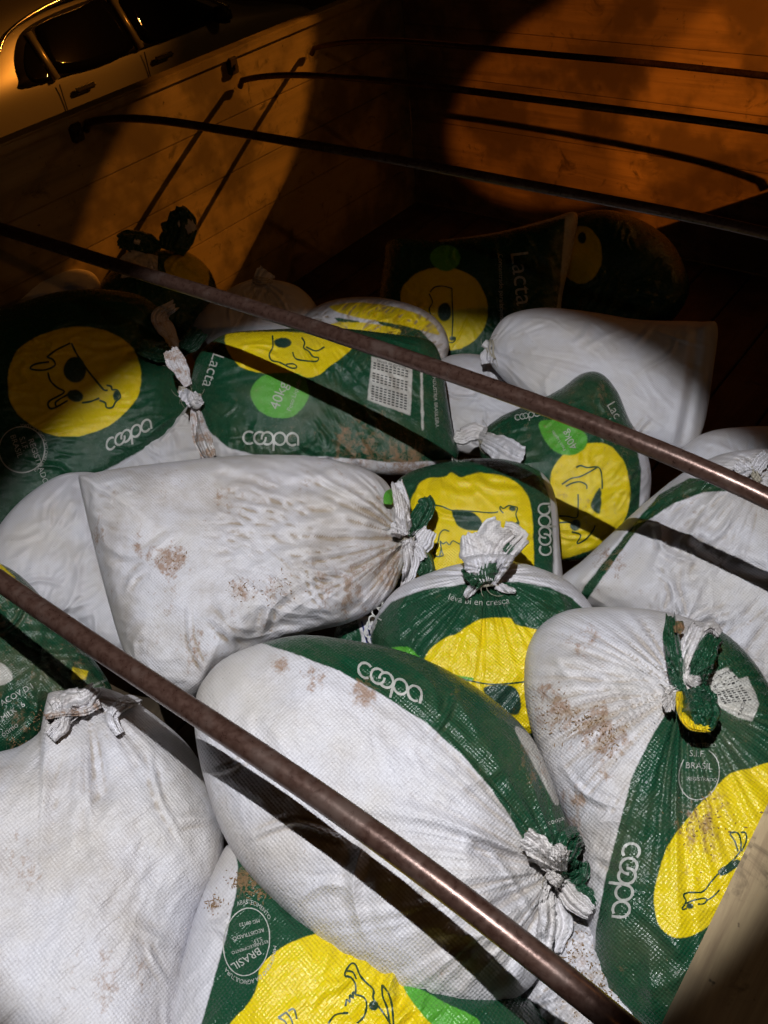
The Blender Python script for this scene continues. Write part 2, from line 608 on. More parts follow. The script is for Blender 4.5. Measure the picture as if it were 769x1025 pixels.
class Sack:
    def __init__(s, outline, label, lift=0.0, tilt=.55, H=.11, Hb=.09, ties=(), billow=.013, crease=.0035, seed=None,
                 reg=None, dirt=(), base_dirt=.25, grime=.15, wear=.3, centre=None, res=(70, 260), rot=0, nfold=15, power=3.1,
                 name='feed_sack', folds=(), lean=(0, 0)):
        _seed[0] += 1
        s.seed = seed or _seed[0]
        out = catmull(outline, 12)
        s.centre = centre if centre else tuple((out.min(0) + out.max(0)) / 2)
        w = ray(*s.centre)
        d = ZP / -w[2] * (1 - lift)
        s.O = CAM + w * d
        s.dist = d
        s.D = -w
        n = tilt * s.D + (1 - tilt) * np.array([0, 0, 1.0]) + np.array([lean[0], lean[1], 0])
        s.n = _unit(n)
        a = math.radians(rot)
        e = ROT @ np.array([math.cos(a), math.sin(a), 0])
        s.e1 = _unit(e - (e @ s.n) * s.n)
        s.e2 = np.cross(s.n, s.e1)
        s.H, s.Hb, s.power = H, Hb, power
        B = s.plane(out)
        th = np.arctan2(B[:, 1], B[:, 0])
        R = np.hypot(B[:, 0], B[:, 1])
        o = np.argsort(th)
        s.th, s.R = th[o], R[o]
        s.ties = []
        for t in ties:
            p = s.plane(np.array([t[:2]], float))[0]
            s.ties.append((p, *t[2:]))       # p, amp, radius, nfold, pinch, pinch radius
        s.folds = []
        for f in folds:                      # traced crease lines: points px, depth m, width m
            s.folds.append((s.plane(catmull(f[0], 6, False)), f[1], f[2]))
        s.billow, s.crease = billow, crease
        rg = np.random.RandomState(s.seed * 5 + 1)
        s.sharp = []
        for _ in range(nfold):
            a0 = rg.uniform(-np.pi, np.pi)
            r0 = np.interp(a0, s.th, s.R, period=2 * np.pi)
            p0 = np.array([math.cos(a0), math.sin(a0)]) * r0 * rg.uniform(.75, .98)
            a1 = a0 + np.pi + rg.uniform(-.9, .9)
            ln = rg.uniform(.05, .16)
            p1 = p0 + np.array([math.cos(a1), math.sin(a1)]) * ln
            bend = rg.uniform(-.25, .25) * ln
            nrm = np.array([-math.sin(a1), math.cos(a1)])
            pm = (p0 + p1) / 2 + nrm * bend
            s.sharp.append((catmull([p0, pm, p1], 5, False), rg.uniform(.003, .0075), rg.uniform(.004, .010)))
        s.reg = {k: [catmull(q, 8) if not sharp else np.array(q, float) for q, sharp in v] for k, v in (reg or {}).items()}
        s.dirt, s.base_dirt, s.grime, s.wear = dirt, base_dirt, grime, wear
        s.root = empty(name, tuple(s.O - s.D * 0), label, 'sack', 'filled feed sacks piled in the truck bed')
        s.build(res)

    def plane(s, px):
        w = ray(px[:, 0], px[:, 1])
        t = ((s.O - CAM) @ s.n) / (w @ s.n)
        P = CAM + w * t[:, None] - s.O
        return np.stack([P @ s.e1, P @ s.e2], 1)

    def rr(s, ab):
        th = np.arctan2(ab[:, 1], ab[:, 0])
        R = np.interp(th, s.th, s.R, period=2 * np.pi)
        return np.hypot(ab[:, 0], ab[:, 1]) / R, th

    def height(s, ab):
        r, _ = s.rr(ab)
        rc = np.clip(r, 0, 1)
        h = s.H * np.sqrt(1 - rc ** s.power)
        x, y = ab[:, 0], ab[:, 1]
        sd = s.seed
        edge = 1 - rc ** 10
        for p, A, RR, nf, pk, pr in s.ties:
            d = np.hypot(x - p[0], y - p[1])
            h = h * (1 - pk * np.exp(-(d / pr) ** 2))
        # broad billows, sagging dents
        wx = perlin(x * 6, y * 6, sd + 3) * .018
        wy = perlin(x * 6, y * 6, sd + 9) * .018
        bl = perlin(x * 7 + 1, y * 7, sd) * s.billow + perlin(x * 15, y * 15, sd + 1) * s.billow * .45
        h = h + bl * edge
        # creases: ridged noise, stretched, strong only in patches
        ang = 1.1 * math.sin(sd * 2.3)
        ca, sa = math.cos(ang), math.sin(ang)
        u = (x + wx) * ca + (y + wy) * sa
        v = -(x + wx) * sa + (y + wy) * ca
        mask = np.clip(perlin(x * 5, y * 5, sd + 20) * 1.5 + .45, 0, 1)
        mask = np.maximum(mask, rc ** 5)
        cr = np.maximum(ridge(u * 9, v * 26, sd + 5), -.2) * s.crease + ridge(u * 24, v * 50, sd + 6) * s.crease * .35
        h = h + 1.5 * cr * mask * edge
        h = h + perlin(x * 60 + wx * 30, y * 60, sd + 8) * .0007 * edge
        for p, A, RR, nf, pk, pr in s.ties:
            dx, dy = x - p[0], y - p[1]
            d = np.hypot(dx, dy)
            th = np.arctan2(dy, dx)
            q = nf / (2 * np.pi)
            wob = perlin(d * 5, th * 1.5, sd + 30) * .05
            a1 = perlin(np.cos(th + wob) * q, np.sin(th + wob) * q + d * 1.2, sd + 31)
            a2 = perlin(np.cos(th + wob) * q * 2.3, np.sin(th + wob) * q * 2.3 + d * 2.5, sd + 32)
            f = (1 - 2.2 * np.abs(a1)) + .5 * (1 - 2.2 * np.abs(a2))
            h = h + A * f * np.exp(-(d / RR) ** 1.5) * np.minimum(d / .03, 1) * edge
        for q, dep, wid in s.folds:
            best = np.full(len(x), 1e9)
            for (ax, ay), (bx, by) in zip(q[:-1], q[1:]):
                ex, ey = bx - ax, by - ay
                t = np.clip(((x - ax) * ex + (y - ay) * ey) / (ex * ex + ey * ey + 1e-12), 0, 1)
                best = np.minimum(best, (x - ax - t * ex) ** 2 + (y - ay - t * ey) ** 2)
            d = np.sqrt(best)
            h = h - dep * np.exp(-(d / wid) ** 2) * edge + dep * .5 * np.exp(-((d - wid * 1.8) / wid) ** 2) * edge
        for q, dep, wid in s.sharp:
            lo, hi = q.min(0) - .05, q.max(0) + .05
            m_ = (x > lo[0]) & (x < hi[0]) & (y > lo[1]) & (y < hi[1])
            if not m_.any():
                continue
            xx, yy = x[m_], y[m_]
            best = np.full(len(xx), 1e9)
            tt_ = np.zeros(len(xx))
            for i_, ((ax, ay), (bx, by)) in enumerate(zip(q[:-1], q[1:])):
                ex, ey = bx - ax, by - ay
                t = np.clip(((xx - ax) * ex + (yy - ay) * ey) / (ex * ex + ey * ey + 1e-12), 0, 1)
                dd = (xx - ax - t * ex) ** 2 + (yy - ay - t * ey) ** 2
                tt_ = np.where(dd < best, (i_ + t) / (len(q) - 1), tt_)
                best = np.minimum(best, dd)
            d = np.sqrt(best)
            amp_ = dep * np.sin(np.clip(tt_, 0.02, .98) * np.pi) ** .7
            h[m_] = h[m_] + amp_ * (np.exp(-d / wid) - .55 * np.exp(-((d - wid * 1.6) / wid) ** 2)) * edge[m_]
        return np.where(r > 1, 0, np.maximum(h, -s.Hb * .5))

    def surf(s, ab, off=0.0):
        h = s.height(ab) + off
        return s.O + ab[:, :1] * s.e1 + ab[:, 1:2] * s.e2 + h[:, None] * s.D

    def from_px(s, px, off=0.0):
        px = np.asarray(px, float)
        q = px.copy()
        for _ in range(6):
            P = s.surf(s.plane(q))
            q = q + (px - proj(P)) * .9
        return s.surf(s.plane(q), off)

    def colour_attrs(s, px, n):
        at = {}
        for k in KEYS:
            if k in s.reg:
                d = np.full(n, 60.0)
                for poly in s.reg[k]:
                    d = np.minimum(d, sdf(px, poly))
                at[k] = np.clip(d, -60, 60)
            else:
                at[k] = np.full(n, 60.0)
        dd = np.full(n, float(s.base_dirt))
        for (x, y, r, a) in s.dirt:
            r = r * 1.7
            dd = np.maximum(dd, a * np.exp(-((px[:, 0] - x) ** 2 + (px[:, 1] - y) ** 2) / r ** 2))
        at['dirt'] = dd
        at['grime'] = np.full(n, float(s.grime))
        at['wear'] = np.full(n, float(s.wear))
        return at

    def build(s, res):
        nr, nt_ = res
        th = np.linspace(-np.pi, np.pi, nt_, endpoint=False)
        R = np.interp(th, s.th, s.R, period=2 * np.pi)
        rs = np.sin(np.linspace(0, 1, nr + 1)[1:] * np.pi / 2)
        rb = np.sin(np.linspace(1, 0, 15) * np.pi / 2)[1:-1]
        ab = [np.zeros((1, 2))]
        for r in rs:
            ab.append(np.stack([np.cos(th) * R * r, np.sin(th) * R * r], 1))
        nfront = 1 + nr * nt_
        for r in rb:
            ab.append(np.stack([np.cos(th) * R * r, np.sin(th) * R * r], 1))
        ab.append(np.zeros((1, 2)))
        ab = np.concatenate(ab)
        P = s.surf(ab)
        bk = np.arange(nfront, len(ab))
        r, _ = s.rr(ab[bk])
        hb = s.Hb * np.sqrt(np.clip(1 - np.clip(r, 0, 1) ** s.power, 0, 1))
        P[bk] = s.O + ab[bk, :1] * s.e1 + ab[bk, 1:2] * s.e2 - hb[:, None] * s.D
        nrings = nr + len(rb)
        j = np.arange(nt_)
        k = (j + 1) % nt_
        quads = []
        for i in range(nrings - 1):
            o0, o1 = 1 + i * nt_, 1 + (i + 1) * nt_
            quads.append(np.stack([o0 + j, o1 + j, o1 + k, o0 + k], 1))
        quads = np.concatenate(quads)
        # degenerate quads at the poles become triangles through validate()
        last = 1 + (nrings - 1) * nt_
        tri1 = np.stack([0 * j, 1 + j, 1 + k, 0 * j], 1)
        tri2 = np.stack([last + k, last + j, 0 * j + len(ab) - 1, last + k], 1)
        me_v = P
        faces = [tuple(q) for q in quads.tolist()]
        faces += [(0, 1 + a, 1 + b) for a, b in zip(j.tolist(), k.tolist())]
        L = len(ab) - 1
        faces += [(last + b, last + a, L) for a, b in zip(j.tolist(), k.tolist())]
        px = proj(P)
        attrs = s.colour_attrs(px, len(P))
        s.body = link_mesh('sack_body', me_v, faces, M_SACK, s.root, True, attrs, ab)
        # back-project attribute keeps the print on the front only
        return s.body

    # ---- printed marks
    def ribbon_mesh(s, lines, width, name, mat, off=.0012, closed=False, parent=None):
        V, Fc = [], []
        base = 0
        for ln in lines:
            L = np.array(ln, float)
            seg = np.hypot(*np.diff(L, axis=0).T)
            n = max(3, int(seg.sum() / 1.6))
            cum = np.concatenate([[0], np.cumsum(seg)])
            t = np.linspace(0, cum[-1], n)
            P = np.stack([np.interp(t, cum, L[:, 0]), np.interp(t, cum, L[:, 1])], 1)
            T = np.gradient(P, axis=0)
            T /= np.hypot(T[:, 0], T[:, 1])[:, None] + 1e-9
            N = np.stack([-T[:, 1], T[:, 0]], 1)
            ww = width * (1 + .25 * perlin(t * .2, t * 0, s.seed))[:, None] / 2
            V.append(np.concatenate([P - N * ww, P + N * ww]))
            for i in range(n - 1):
                Fc.append((base + i, base + i + 1, base + n + i + 1, base + n + i))
            base += 2 * n
        P = s.from_px(np.concatenate(V), off)
        return link_mesh(name, P, Fc, mat, parent or s.root, True)

    def wordmark(s, x, y, dx, dy, unit, flip=1, ux=None, uy=None, width=None, name='wordmark'):
        """interlocked round letters; (x, y) the foot of the first letter, (dx, dy) the reading direction"""
        d = _unit([dx, dy])
        u = np.array([d[1], -d[0]]) if ux is None else np.array([ux, uy], float)

        def arc(cx, cy, a0, a1, n=26):
            a = np.radians(np.linspace(a0, a1, n))
            return [(cx + .47 * math.cos(t), cy + .5 * math.sin(t)) for t in a]
        g = [arc(.5, .5, 48, 312), arc(1.38, .5, 52, 372), arc(1.98, .5, -128, 192),
             arc(2.98, .5, -150, 180) + [(2.51, .4), (2.50, -.5)],
             arc(4.0, .5, 330, 45)[::-1][::-1] if False else arc(4.0, .5, -50, -360) + [(4.47, .35), (4.47, 0)]]
        lines = [[(x + d[0] * p * unit + u[0] * q * unit, y + d[1] * p * unit + u[1] * q * unit) for p, q in L] for L in g]
        return s.ribbon_mesh(lines, width or unit * .17, name, M_WINK)

    def text(s, body, x, y, dx, dy, size, mat, name='printed_text', up=None, off=.0012, align='LEFT', arc=None):
        cu = bpy.data.curves.new('t', 'FONT')
        cu.body = body
        cu.size = 1
        cu.align_x = align
        cu.resolution_u = 3
        ob = bpy.data.objects.new('t', cu)
        COL.objects.link(ob)
        dg = bpy.context.evaluated_depsgraph_get()
        me = bpy.data.meshes.new_from_object(ob.evaluated_get(dg))
        bpy.data.objects.remove(ob)
        bpy.data.curves.remove(cu)
        if not len(me.vertices):
            return
        bm = bmesh.new()
        bm.from_mesh(me)
        bpy.data.meshes.remove(me)
        bmesh.ops.triangulate(bm, faces=bm.faces)
        if size > 8:
            for _ in range(3):
                es = [e for e in bm.edges if e.calc_length() * size > 3]
                if not es:
                    break
                bmesh.ops.subdivide_edges(bm, edges=es, cuts=1)
                bmesh.ops.triangulate(bm, faces=bm.faces)
        bm.verts.index_update()
        co = np.array([v.co[:2] for v in bm.verts]) * size
        fs = [tuple(v.index for v in f.verts) for f in bm.faces]
        bm.free()
        d = _unit([dx, dy])
        if arc:      # bend round a circle/ellipse: arc = (cx, cy, rx, ry, start deg, direction)
            cx, cy, rx, ry, a0, sg = arc
            rm = (rx + ry) / 2
            a = math.radians(a0) + sg * co[:, 0] / rm
            k = 1 + sg * co[:, 1] / rm * (1 if sg > 0 else 1) * 1.0
            px = np.stack([cx + rx * k * np.cos(a), cy + ry * k * np.sin(a)], 1)
        else:
            u = np.array([d[1], -d[0]]) if up is None else np.array(up, float)
            px = np.array([x, y]) + co[:, :1] * d + co[:, 1:2] * u
        P = s.from_px(px, off)
        return link_mesh(name, P, fs, mat, s.root, True)

    # ---- loose fabric at a tied neck
    def flap(s, pts, widths, colour='white', lift=(.01, .03), amp=.006, arch=.01, two=None, name='neck_flap', twist=0.0, seed=0,
             end_lift=None, dirt=.3, stripes=7):
        L = catmull(pts, 10, False)
        seg = np.hypot(*np.diff(L, axis=0).T)
        cum = np.concatenate([[0], np.cumsum(seg)])
        ns, nt_ = 60, 26
        t = np.linspace(0, cum[-1], ns)
        P = np.stack([np.interp(t, cum, L[:, 0]), np.interp(t, cum, L[:, 1])], 1)
        T = np.gradient(P, axis=0)
        T /= np.hypot(T[:, 0], T[:, 1])[:, None]
        N = np.stack([-T[:, 1], T[:, 0]], 1)
        W = np.interp(t, np.linspace(0, cum[-1], len(widths)), widths)
        sd = s.seed * 3 + seed * 7
        v = np.linspace(-1, 1, nt_)
        SS, VV = np.meshgrid(t / cum[-1], v, indexing='ij')
        edge_n = perlin(SS * 5, VV * 0 + np.sign(VV) * 3, sd) * .16
        Wx = W[:, None] * (1 + edge_n) / 2
        ends = perlin(VV * 2.2, SS * 0, sd + 2) * np.clip((SS - .8) * 5, 0, 1) * .06 * cum[-1]
        PX = P[:, None, :] + N[:, None, :] * (VV * Wx)[..., None] + T[:, None, :] * ends[..., None]
        mpp = s.dist / F
        lf = lift[0] + (lift[1] - lift[0]) * np.sin(SS * np.pi * .5)
        if end_lift is not None:
            lf = np.interp(SS, [0, .5, 1], [lift[0], lift[1], end_lift])
        a_ = (SS * cum[-1] * mpp)
        b_ = (VV * Wx * mpp)
        hh = lf + arch * (1 - VV ** 2) + twist * VV * np.sin(SS * 4)
        pl = perlin(VV * stripes * .5 + perlin(a_ * 8, 0 * a_, sd) * .5, a_ * 5, sd + 4)
        hh = hh + amp * (1 - 2.4 * np.abs(pl)) * 1.0 + amp * .45 * perlin(a_ * 38, b_ * 38, sd + 5)
        hh = hh + amp * .22 * ridge(a_ * 60 + b_ * 30, b_ * 60, sd + 6)
        flat = PX.reshape(-1, 2)
        ab = s.plane(flat)
        A = s.O + ab[:, :1] * s.e1 + ab[:, 1:2] * s.e2
        base = s.height(ab)
        top = A + (base + hh.ravel())[:, None] * s.D
        # keep the traced position in the picture although the flap stands proud of the sack
        q = flat.copy()
        for _ in range(3):
            q = q + (flat - proj(top)) * .8
            ab = s.plane(q)
            A = s.O + ab[:, :1] * s.e1 + ab[:, 1:2] * s.e2
            top = A + (s.height(ab) + hh.ravel())[:, None] * s.D
        bot = top - s.D * .0016
        idx = np.arange(ns * nt_).reshape(ns, nt_)
        a, b, c, d = idx[:-1, :-1].ravel(), idx[1:, :-1].ravel(), idx[1:, 1:].ravel(), idx[:-1, 1:].ravel()
        M_ = ns * nt_
        fr = np.stack([a, b, c, d], 1)
        bk = np.stack([d, c, b, a], 1) + M_
        rim = []
        loop = np.concatenate([idx[0, :], idx[1:, -1], idx[-1, -2::-1], idx[-2:0:-1, 0]])
        l2 = np.roll(loop, -1)
        rim = np.stack([loop, l2, l2 + M_, loop + M_], 1)
        V = np.concatenate([top, bot])
        Fc = np.concatenate([fr, bk, rim])
        n = len(V)
        at = {k: np.full(n, 60.0) for k in KEYS}
        if colour != 'white':
            at[colour] = np.full(n, -60.0)
        if two:
            k, lo, hi = two      # colour band between two cross positions
            x = VV.ravel()
            dd = np.maximum(lo - x, x - hi) * W.mean() / 2
            if colour != 'white' and k == 'white':
                at[colour] = np.tile(-dd, 2)
            else:
                at[k] = np.tile(dd, 2)
        at['dirt'] = np.full(n, dirt)
        at['grime'] = np.full(n, .12)
        at['wear'] = np.full(n, .8)
        uv = np.tile(np.stack([a_.ravel(), b_.ravel()], 1), (2, 1))
        return link_mesh(name, V, Fc, M_SACK, s.root, True, at, uv)

    def cord(s, x, y, r, ang, n=3, thick=.0028, lift=.012, name='tie_cord'):
        """a few turns of cord pulled tight round the neck: (x, y) px, r half width px, ang across direction"""
        a = math.radians(ang)
        d = np.array([math.cos(a), math.sin(a)])
        e = np.array([-d[1], d[0]])
        mb = MB()
        for i in range(n):
            t = np.linspace(-1.05, 1.05, 22)
            px = np.array([x, y]) + d * (t[:, None] * r) + e * ((i - (n - 1) / 2) * 2.6 + .8 * np.sin(t * 3 + i))[:, None]
            P = s.from_px(px)
            P = P + s.D * (lift * np.sqrt(np.clip(1.1 - t ** 2, 0, 1)) + .004)[:, None]
            mb.tube(P, thick, 7)
        o = mb.build(name, M_CORD, s.root, True)
        rg = np.random.RandomState(int(x + y))
        th = MB()
        for i in range(7):
            a0 = rg.uniform(0, 2 * math.pi)
            ln = rg.uniform(.7, 2.0) * r
            t = np.linspace(0, 1, 12)
            cv = rg.uniform(-1.6, 1.6)
            px = np.array([x, y]) + np.stack([np.cos(a0 + cv * t), np.sin(a0 + cv * t)], 1) * (t * ln + r * .3)[:, None]
            P = s.from_px(px) + s.D * (lift * .9 * (1 - t) + .003 + .006 * np.sin(t * 3) * rg.rand())[:, None]
            th.tube(P, .0006, 4)
        th.build('frayed_strands', M_CORD, s.root, True)
        return o


def sm(*pts):
    return (list(pts), False)


def sh(*pts):
    return (list(pts), True)


def ell(cx, cy, rx, ry, rot=0, n=14):
    a = math.radians(rot)
    o = []
    for i in range(n):
        t = 2 * math.pi * i / n
        x, y = rx * math.cos(t), ry * math.sin(t)
        o.append((cx + x * math.cos(a) - y * math.sin(a), cy + x * math.sin(a) + y * math.cos(a)))
    return (o, False)


def zz(ox, oy, k, *pts):
    """points read off an enlarged crop of the photograph"""
    return catmull([(ox + x / k, oy + y / k) for x, y in pts], 6, False)


NEAR = (110, 420)
MID = (90, 330)
FAR = (60, 220)

# --- far and middle rows first
s21 = Sack([(540, 240), (575, 215), (620, 212), (670, 240), (690, 290), (660, 330), (600, 335), (555, 300)],
           'barely lit dark sack with a dim yellow disc, behind the one lettered Lacta', lift=-.10, res=FAR, H=.12,
           reg={'green': [sh((400, 100), (800, 100), (800, 400), (400, 400))], 'yellow': [ell(582, 255, 21, 29)],
                'ink': [ell(583, 238, 4, 6)]})

s15 = Sack([(385, 262), (392, 240), (440, 240), (500, 232), (550, 219), (577, 213), (574, 245), (564, 290), (556, 325),
            (520, 350), (460, 366), (405, 360), (380, 320)],
           'half dark green sack at the back with sideways word Lacta', lift=-.05,
           H=.10, res=MID, billow=.006, power=4,
           reg={'green': [sh((300, 100), (700, 100), (700, 460), (300, 460))],
                'yellow': [sm((401, 300), (408, 281), (428, 269), (452, 268), (477, 280), (488, 305), (484, 330), (465, 347), (440, 350), (415, 338))],
                'ink': [ell(445, 312, 7, 9), ell(434, 325, 4, 4), ell(453, 339, 3, 2)],
                'lime': [ell(446, 258, 15, 13)],
                'pale': [sh((567, 205), (582, 205), (572, 300), (562, 330), (555, 322), (561, 285)),
                         sh((440, 238), (500, 230), (550, 217), (580, 208), (580, 214), (552, 221), (500, 234), (440, 242))]})
s15.ribbon_mesh([zz(390, 250, 5.915, (370, 230), (372, 310), (375, 400), (370, 520)),
                 zz(390, 250, 5.915, (385, 515), (392, 530), (375, 548), (350, 545), (340, 525), (330, 500)), zz(390, 250, 5.915, (270, 470), (300, 490), (335, 505)), zz(390, 250, 5.915, (372, 230), (320, 215), (270, 220), (240, 250)),
                 zz(390, 250, 5.915, (235, 260), (255, 310), (235, 350), (245, 400), (200, 410), (150, 380), (150, 400), (240, 420))],
                1.3, 'cow_print', M_GINK)
s15.text('Lacta', 511, 252, .12, 1, 26, M_WINK, 'word_print')
s15.text('Concentrado para bovinos', 499, 254, .03, 1, 6.5, M_WINK, 'small_print')
s15.text('alta produção', 500, 300, .03, 1, 6, M_WINK, 'small_print')

s16 = Sack([(300, 325), (325, 303), (370, 297), (415, 306), (442, 325), (449, 352), (430, 375), (360, 380), (310, 355)],
           'crumpled dirty yellowish sack flattened behind the printed table of its green neighbour', lift=-.03, H=.09, res=MID,
           billow=.022, crease=.012, base_dirt=.45, grime=1.0, nfold=18,
           reg={'yellow': [sm((330, 306), (370, 303), (420, 315), (440, 335), (400, 325), (350, 316)), sm((320, 330), (350, 322), (400, 330), (380, 340))],
                'green': [sm((370, 312), (410, 322), (432, 345), (400, 338)), sm((335, 318), (360, 322), (350, 328))]})

s17 = Sack([(190, 345), (197, 318), (222, 294), (250, 280), (275, 280), (300, 288), (318, 308), (326, 335), (300, 365), (240, 370), (200, 365)],
           'rounded white sack with gathered top, half dark behind the bright green 40kg spot sack', lift=-.02, H=.12, res=MID,
           ties=[(262, 280, .006, .16, 22, .5, .08)], grime=.1)
s17.flap([(262, 283), (264, 277), (268, 271)], [14, 20, 18], 'white', (.004, .012), .004, seed=2)
s17.cord(262, 281, 8, 0)

s14 = Sack([(489, 350), (494, 332), (510, 315), (545, 308), (590, 312), (640, 320), (700, 322), (718, 326), (714, 370), (705, 425),
            (690, 448), (650, 455), (590, 440), (545, 415), (510, 385), (492, 365)],
           'plump white sack lying sideways at the far right, tied at its left end', lift=.0, H=.13, res=MID, crease=.002,
           ties=[(490, 350, .006, .22, 26, .45, .10)], billow=.006, grime=.25, base_dirt=.2,
           folds=[([(695, 320), (690, 380), (680, 440)], .010, .012)])
s14.flap([(491, 350), (487, 356), (488, 364)], [8, 13, 12], 'white', (.005, .012), .005, seed=1)
s14.flap([(492, 348), (484, 343)], [8, 8], 'white', (.005, .01), .004, seed=4)
s14.cord(492, 350, 9, 80)

s22 = Sack([(680, 455), (700, 436), (735, 428), (790, 430), (840, 460), (830, 510), (760, 500), (700, 480)],
           'dim white sack at the right edge, lying behind the big white one', lift=-.06, H=.10, res=FAR, base_dirt=.3, grime=.35)

s18 = Sack([(430, 380), (445, 358), (480, 355), (530, 370), (560, 395), (560, 430), (520, 455), (470, 455), (440, 440), (428, 410)],
           'white sack wedged between the two green sacks under the second bow', lift=-.10, H=.10, res=MID, base_dirt=.3, grime=.25)

s20 = Sack([(92, 310), (108, 275), (140, 256), (180, 250), (208, 268), (218, 300), (205, 330), (160, 345), (110, 345)],
           'dark sack with bunched green and tan neck against the far plank wall', lift=-.02, H=.11, res=MID,
           ties=[(150, 255, .008, .2, 20, .3, .08)], crease=.006,
           reg={'green': [sh((0, 100), (300, 100), (300, 400), (0, 400))], 'yellow': [sm((165, 262), (190, 252), (208, 266), (205, 290), (175, 285))]})
s20.flap([(172, 252), (178, 235), (180, 220), (176, 208)], [26, 36, 34, 14], 'green', (.01, .05), .010, .02, seed=1)
s20.flap([(160, 252), (145, 246), (128, 240), (118, 242)], [22, 26, 22, 14], 'green', (.01, .03), .010, .015, seed=2)
s20.flap([(178, 225), (186, 222), (193, 232)], [8, 12, 10], 'white', (.05, .06), .003, seed=3)
s20.flap([(158, 262), (140, 262), (118, 270)], [24, 28, 18], 'white', (.015, .03), .008, .015, seed=5)
s20.flap([(140, 243), (134, 241)], [6, 5], 'white', (.04, .045), .002, seed=6)

s24 = Sack([(-70, 330), (-40, 300), (10, 285), (60, 270), (95, 275), (100, 310), (60, 340), (0, 360), (-60, 370)],
           'dim greyish white sack at the left edge, behind the green sack with yellow cow disc', lift=-.04, H=.08, res=FAR, grime=.4)

s19 = Sack([(90, 490), (120, 460), (165, 425), (200, 400), (225, 430), (230, 470), (200, 500), (140, 510)],
           'flat white sack seen in the gap between the two green cow sacks', lift=-.07, H=.06, res=FAR, base_dirt=.35)

s11 = Sack([(-90, 380), (-40, 325), (15, 305), (60, 292), (105, 290), (145, 298), (170, 325), (182, 360), (193, 385), (196, 405),
            (184, 428), (150, 455), (110, 480), (60, 505), (20, 530), (-20, 565), (-90, 560), (-130, 470)],
           'green sack with a large round yellow cow disc at the left edge', lift=.0, H=.12, res=NEAR, billow=.008, crease=.003,
           ties=[(172, 345, .007, .16, 20, .45, .09)], wear=.2, base_dirt=.2, power=3,
           reg={'green': [sh((-300, 100), (300, 100), (300, 380), (196, 400), (188, 416), (172, 432), (140, 452), (100, 474), (60, 494), (15, 520), (-30, 560), (-100, 620), (-300, 600))],
                'yellow': [sm((8, 375), (18, 350), (42, 335), (75, 327), (106, 331), (130, 345), (141, 370), (138, 396), (120, 418), (93, 433), (62, 437), (33, 427), (12, 405))],
                'ink': [ell(75, 370, 11, 13), ell(75, 396, 8, 6, 15), ell(116, 396, 3, 5)]},
           folds=[([(105, 478), (150, 452), (190, 418)], .006, .006), ([(75, 345), (100, 352), (130, 344)], .006, .008)])
K = 4.27
s11.ribbon_mesh([zz(0, 320, K, (305, 100), (330, 150), (370, 210), (410, 260), (445, 300), (460, 300)),
                 zz(0, 320, K, (455, 280), (475, 285), (480, 300), (500, 300), (515, 330), (495, 350), (480, 375), (455, 375), (450, 355), (425, 345)),
                 zz(0, 320, K, (205, 225), (215, 260), (245, 290), (275, 310), (215, 345), (205, 365), (225, 380), (290, 345)),
                 zz(0, 320, K, (240, 370), (240, 350), (290, 320)),
                 zz(0, 320, K, (350, 355), (385, 350), (425, 335)),
                 zz(0, 320, K, (200, 160), (225, 170), (235, 195), (190, 215), (130, 210), (150, 190), (210, 180)),
                 zz(0, 320, K, (200, 160), (240, 130), (300, 100))], 1.7, 'cow_print', M_GINK)
s11.wordmark(107, 452, 47, -24, 11.2, ux=-.12, uy=-1)
s11.ribbon_mesh([catmull(ell(22, 450, 23, 23)[0] + [ell(22, 450, 23, 23)[0][0]], 6, False)], 1.1, 'seal_ring', M_WINK)
for i, t_ in enumerate(('BRASIL', 'S.I.F.', 'REGISTRADO')):
    s11.text(t_, 10 + i * 9, 436 + i * 2, .35, 1, 8, M_WINK, 'seal_text')
s11.text('MINISTÉRIO DA AGRICULTURA', 0, 0, 1, 0, 5.0, M_WINK, 'seal_text', arc=(22, 450, 26, 26, 60, -1))
s11.flap([(176, 352), (170, 335), (160, 318), (175, 305)], [9, 15, 18, 10], 'white', (.02, .04), .007, .010, seed=1, dirt=.6)
s11.flap([(178, 356), (158, 352), (140, 346)], [14, 22, 16], 'green', (.015, .04), .010, .015, seed=2)
s11.flap([(180, 352), (192, 342), (200, 330)], [12, 20, 22], 'green', (.02, .05), .008, .015, seed=3)
s11.cord(176, 352, 10, 30)

s12 = Sack([(480, 440), (500, 418), (530, 405), (560, 390), (583, 374), (602, 374), (618, 392), (630, 420), (645, 445), (652, 480),
            (645, 520), (625, 545), (598, 556), (560, 560), (520, 530), (490, 480)],
           'green sack with brownish yellow disc under the second bow, its small spot upside down', lift=-.02, H=.115, res=MID,
           base_dirt=.42, grime=.45, wear=.6, ties=[(484, 438, .006, .12, 18, .3, .08)],
           reg={'green': [sh((400, 300), (632, 300), (634, 430), (642, 470), (640, 520), (610, 600), (400, 600))],
                'yellow': [sm((550, 492), (554, 468), (572, 449), (593, 443), (613, 448), (627, 468), (631, 496), (623, 525), (602, 546), (575, 556), (545, 560), (540, 520))],
                'lime': [sm((540, 424), (552, 420), (572, 424), (587, 436), (587, 446), (575, 455), (558, 453), (546, 442))],
                'ink': [sm((593, 500), (601, 488), (602, 503), (600, 515), (592, 508)), ell(576, 526, 5, 6, 25)]})
K = 7.69
